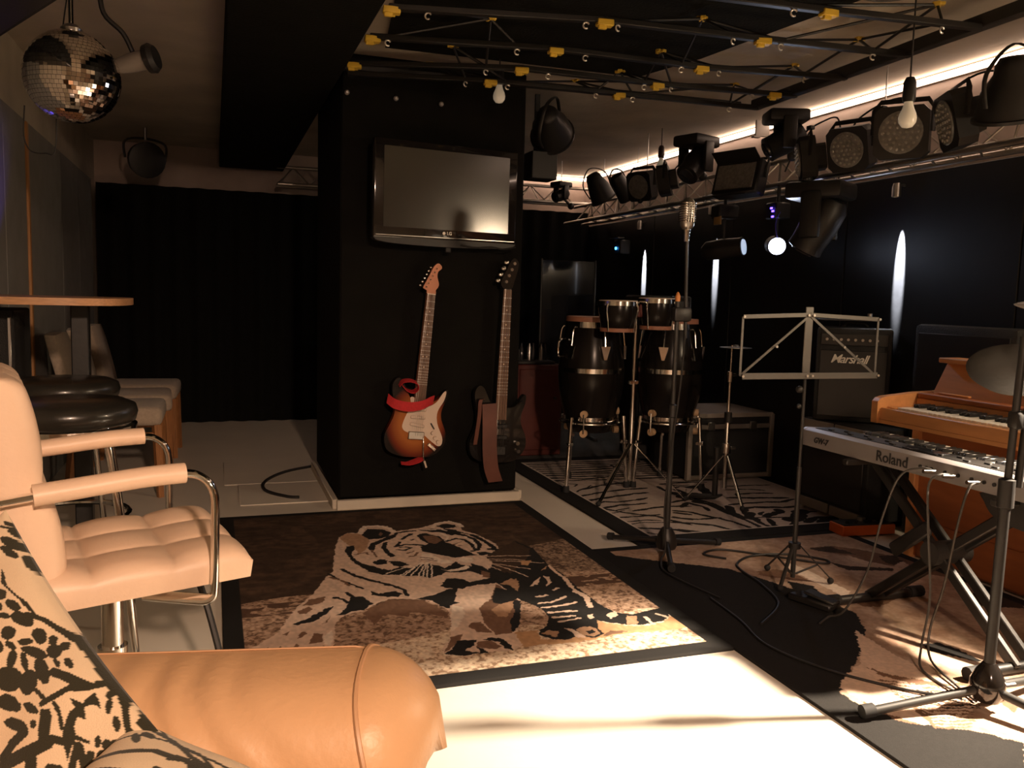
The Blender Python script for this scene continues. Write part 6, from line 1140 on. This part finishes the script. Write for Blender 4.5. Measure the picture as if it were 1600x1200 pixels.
for body, size, y, shr in (('GW-7', 0.030, -0.115, 0.25), ('Roland', 0.052, -0.475, 0.0)):
    o = link('lettering', text_mesh(body, size, 0.0008, shear=shr, bold=0.0007 if body == 'Roland' else 0.001), sy); o.data.materials.append(LOGOB)
    o.matrix_local = Matrix.Translation((-0.0012+0.0016, y, 0.028)) @ MT
for y in (-0.60, -0.625, -0.645, -0.70, -0.75, -0.80, -0.845, -0.88):
    MB().cyl((0.004, y, 0.030), (-0.002, y, 0.030), 0.006, n=12).build('socket', BLACK, sy)
ks = thing('keyboard_stand', 'black double braced folding keyboard stand', 'keyboard stand', (2.30, 2.13, 0.009))
for dx in (-0.035, 0.03):
    MB().box((dx, 0.0, 0.28), (0.022, 0.83, 0.034), bev=0.004, rot=(R(39), 0, 0)).build('cross_bar', BLACK, ks)
    MB().box((dx+0.024, 0.0, 0.28), (0.022, 0.83, 0.034), bev=0.004, rot=(R(-39), 0, 0)).build('cross_bar', BLACK, ks)
for s in (-1, 1):
    MB().cyl((-0.17, s*0.31, 0.018), (0.20, s*0.31, 0.018), 0.017, n=10).build('foot_bar', BLACK, ks)
    for x in (-0.185, 0.20): MB().cyl((x-0.03, s*0.31, 0.021), (x+0.03, s*0.31, 0.021), 0.021, n=10).build('foot_cap', RUBBER, ks)
    MB().box((0.0, s*0.31, 0.532), (0.34, 0.026, 0.022), bev=0.004).build('support_arm', BLACK, ks)
MB().cyl((-0.07, 0, 0.28), (0.08, 0, 0.28), 0.04, n=18).build('pivot_disc', DKGREY, ks)
MB().box((-0.055, 0.10, 0.30), (0.02, 0.20, 0.05), bev=0.008, rot=(R(-39), 0, 0)).build('lock_lever', BLACK, ks)
for nm, pts, m, lb in [('a', [(2.150, 2.055, 0.585), (2.125, 2.09, 0.59), (2.10, 2.15, 0.55), (2.09, 2.20, 0.40), (2.10, 2.26, 0.20), (2.05, 2.30, 0.05), (2.02, 2.34, 0.016), (1.95, 2.3, 0.015)], CABLEG, 'thin grey cable plugged into the back of the stage keyboard, left one'),
                        ('b', [(2.150, 1.98, 0.585), (2.10, 1.99, 0.59), (2.08, 2.01, 0.55), (2.085, 2.0, 0.40), (2.09, 1.98, 0.20), (2.05, 1.96, 0.06), (2.0, 1.90, 0.016), (1.98, 1.75, 0.016)], CABLEG, 'grey cable plugged into the back of the stage keyboard, middle one'),
                        ('c', [(2.150, 1.89, 0.585), (2.11, 1.89, 0.57), (2.10, 1.91, 0.45), (2.11, 1.95, 0.25), (2.10, 1.98, 0.10), (2.06, 1.93, 0.03), (2.02, 1.80, 0.016), (1.99, 1.70, 0.016)], CABLEG, 'grey cable plugged into the back of the stage keyboard, right one')]:
    t = thing('audio_cable', lb, 'cable', (0, 0, 0), group='cables at the back of the stage keyboard')
    MB().tube(smooth_path(pts, 6), 0.0038, 6).build('cord', m, t)
    p = pts[0]; MB().cyl((p[0]-0.004, p[1], p[2]), (p[0]-0.045, p[1]+0.004, p[2]+0.002), 0.0065, n=10).build('plug', CHROME, t)
tag(MB().tube(smooth_path([(1.72, 2.62, 0.014), (1.70, 2.40, 0.014), (1.66, 2.2, 0.014), (1.72, 2.0, 0.014), (1.85, 1.82, 0.014), (1.96, 1.72, 0.02)], 6), 0.004, 6).build('cable', CABLE), 'black cable crossing the dark rug toward the front microphone stand', 'cable')
pw = thing('power_adapter', 'black power adapter hanging under the keyboard', 'adapter', (2.22, 1.83, 0.515))
MB().prism(smooth2([(-0.10, 0.03), (-0.10, 0.0), (-0.06, -0.04), (0.02, -0.055), (0.12, -0.05), (0.14, 0.03)], 3), 0.05, Matrix(((0, 0, 1, 0), (-1, 0, 0, 0), (0, 1, 0, 0), (0, 0, 0, 1)))).build('case', BLACK, pw)
MB().box((0.02, 0, 0.035), (0.02, 0.05, 0.012)).build('bracket', DKGREY, pw)

# front microphone stand at the right edge
fs_ = thing('front_stand', 'black round based tripod stand at the right edge', 'stand', (1.985, 1.665, 0.010))
MB().lathe([(0.001, 0.03), (0.035, 0.03), (0.046, 0.055), (0.044, 0.085), (0.030, 0.115), (0.016, 0.135), (0.001, 0.137)], 24).build('base_hub', GLOSSBLK, fs_)
tripod(fs_, 3, 0.37, (172, -72, 12), 0.060, DKGREY, z0=0.018, rad=0.0125)
MB().cyl((0.03, -0.02, 0.07), (0.065, -0.03, 0.075), 0.008, n=8).build('lock_bolt', STEEL, fs_)
MB().cyl((0, 0, 0.12), (0.006, 0, 0.60), 0.0145, n=14).build('lower_tube', BLACK, fs_)
MB().cyl((0.006, 0, 0.58), (0.022, 0, 1.02), 0.0100, n=14).build('upper_tube', DKGREY, fs_)
MB().lathe([(0.0100, 0.56), (0.021, 0.565), (0.021, 0.64), (0.0100, 0.645)], 14, Matrix.Translation((0.006, 0, 0))).build('clutch', BLACK, fs_)
MB().cyl((0.034, -0.01, 0.62), (0.060, -0.012, 1.10), 0.011, n=12).build('boom_tube', BLACK, fs_)
MB().box((0.025, 0, 0.80), (0.045, 0.035, 0.05), bev=0.01, seg=2).build('boom_clutch', BLACK, fs_)
ds = thing('round_shield', 'large dark domed disc mounted on the front stand', 'shield', (2.20, 1.84, 0.925))
MB().lathe([(0.001, 0.045), (0.05, 0.042), (0.10, 0.028), (0.128, 0.004), (0.132, -0.006), (0.126, -0.008), (0.09, 0.010), (0.001, 0.030)], 36, Vector((-0.43, -0.38, -0.82)).to_track_quat('Z', 'Y').to_matrix().to_4x4()).build('dish', mat('dark_grey_dish', (0.022, 0.021, 0.018), 0.6, bump=0.1), ds, sharp=60)
MB().cyl((-0.02, -0.03, -0.02), (-0.185, -0.165, -0.03), 0.008, n=8).build('mount', DKGREY, ds)
cp = thing('stand_clip', 'shiny clip at the top of the front stand', 'clip', (2.02, 1.675, 1.115))
MB().prism(smooth2([(-0.05, 0.0), (-0.02, -0.010), (0.05, -0.022), (0.05, -0.004), (0.0, 0.008)], 3), 0.03, Matrix.Rotation(PI/2, 4, 'X')).build('jaw', STEEL, cp)
MB().box((0.045, -0.015, -0.02), (0.05, 0.03, 0.03), bev=0.006).build('grip', BLACK, cp)

# small things on the floor
ob = thing('orange_box', 'flat bright orange box on the floor before the piano', 'box', (2.955, 3.235, 0.009), rz=R(-5))
MB().box((0, 0, 0.024), (0.29, 0.11, 0.048), bev=0.003).build('body', ORANGE, ob)
MB().box((0, 0.0, 0.050), (0.27, 0.10, 0.006), bev=0.002).build('top_panel', BLACK, ob)
for k in range(5): MB().cyl((-0.10+0.05*k, -0.02, 0.052), (-0.10+0.05*k, -0.02, 0.066), 0.009, n=10).build('knob', BLACK, ob)
sd = thing('sustain_pedal', 'black foot pedal on the rug under the keyboard', 'pedal', (2.06, 2.47, 0.010), rz=R(20))
MB().box((0, 0, 0.014), (0.075, 0.17, 0.026), bev=0.006).build('base', BLACK, sd)
MB().box((0, -0.03, 0.036), (0.05, 0.12, 0.012), bev=0.004, rot=(R(6), 0, 0)).build('footplate', DKGREY, sd)

# out-of-frame lamp bodies for the two main lights
kl = thing('stage_lamp', 'round stage lamp at the right end of the truss', 'stage lamp', (3.17, 1.397, 1.515), rot=(0, R(-128), R(-9)))
MB().lathe([(0.001, -0.22), (0.06, -0.21), (0.09, -0.15), (0.10, 0.0), (0.10, 0.02), (0.092, 0.02), (0.085, -0.04), (0.001, -0.06)], 24).build('can', BLACK, kl)
MB().lathe([(0.001, -0.01), (0.088, 0.012), (0.07, 0.034), (0.04, 0.047), (0.001, 0.052)], 24).build('lit_glass', LAMPFACE, kl)
MB().cyl((-0.05, 0, -0.10), (-0.30, 0, -0.05), 0.012, n=8).build('clamp_arm', DKGREY, kl)
cbulb = thing('ceiling_downlight', 'round ceiling downlight behind the sofa', 'lamp', (0.55, -1.95, 2.12))
MB().lathe([(0.001, 0.13), (0.11, 0.13), (0.12, 0.0), (0.112, 0.0), (0.10, 0.10), (0.001, 0.11)], 24).build('housing', BLACK, cbulb)

flp = thing('added_fill_lamp', 'added fill lamp with a small shade, out of view behind the sofa', 'lamp', (2.05, -1.75, 0))  # unseen body added to carry the fill light
MB().lathe([(0.001, 0), (0.13, 0), (0.13, 0.015), (0.02, 0.025), (0.001, 0.025)], 24).build('base', BLACK, flp)
MB().cyl((0, 0, 0.02), (0, 0, 1.30), 0.010, n=10).build('pole', BLACK, flp)
MB().lathe([(0.14, 1.28), (0.142, 1.28), (0.092, 1.52), (0.090, 1.52)], 24, closed=True).build('shade', mat('linen_shade', (0.6, 0.45, 0.3), 0.8), flp)

# things whose parts were laid out in room coordinates get their empty moved to their own base
bpy.context.view_layer.update()
for root in [o for o in C.objects if o.type == 'EMPTY' and o.parent is None and o.location.length < 1e-6]:
    pts = [ch.matrix_world @ Vector(c) for ch in root.children for c in ch.bound_box]
    if not pts: continue
    base = Vector(((min(p.x for p in pts)+max(p.x for p in pts))/2, (min(p.y for p in pts)+max(p.y for p in pts))/2, min(p.z for p in pts)))
    root.location = base
    for ch in root.children: ch.location = ch.location-base
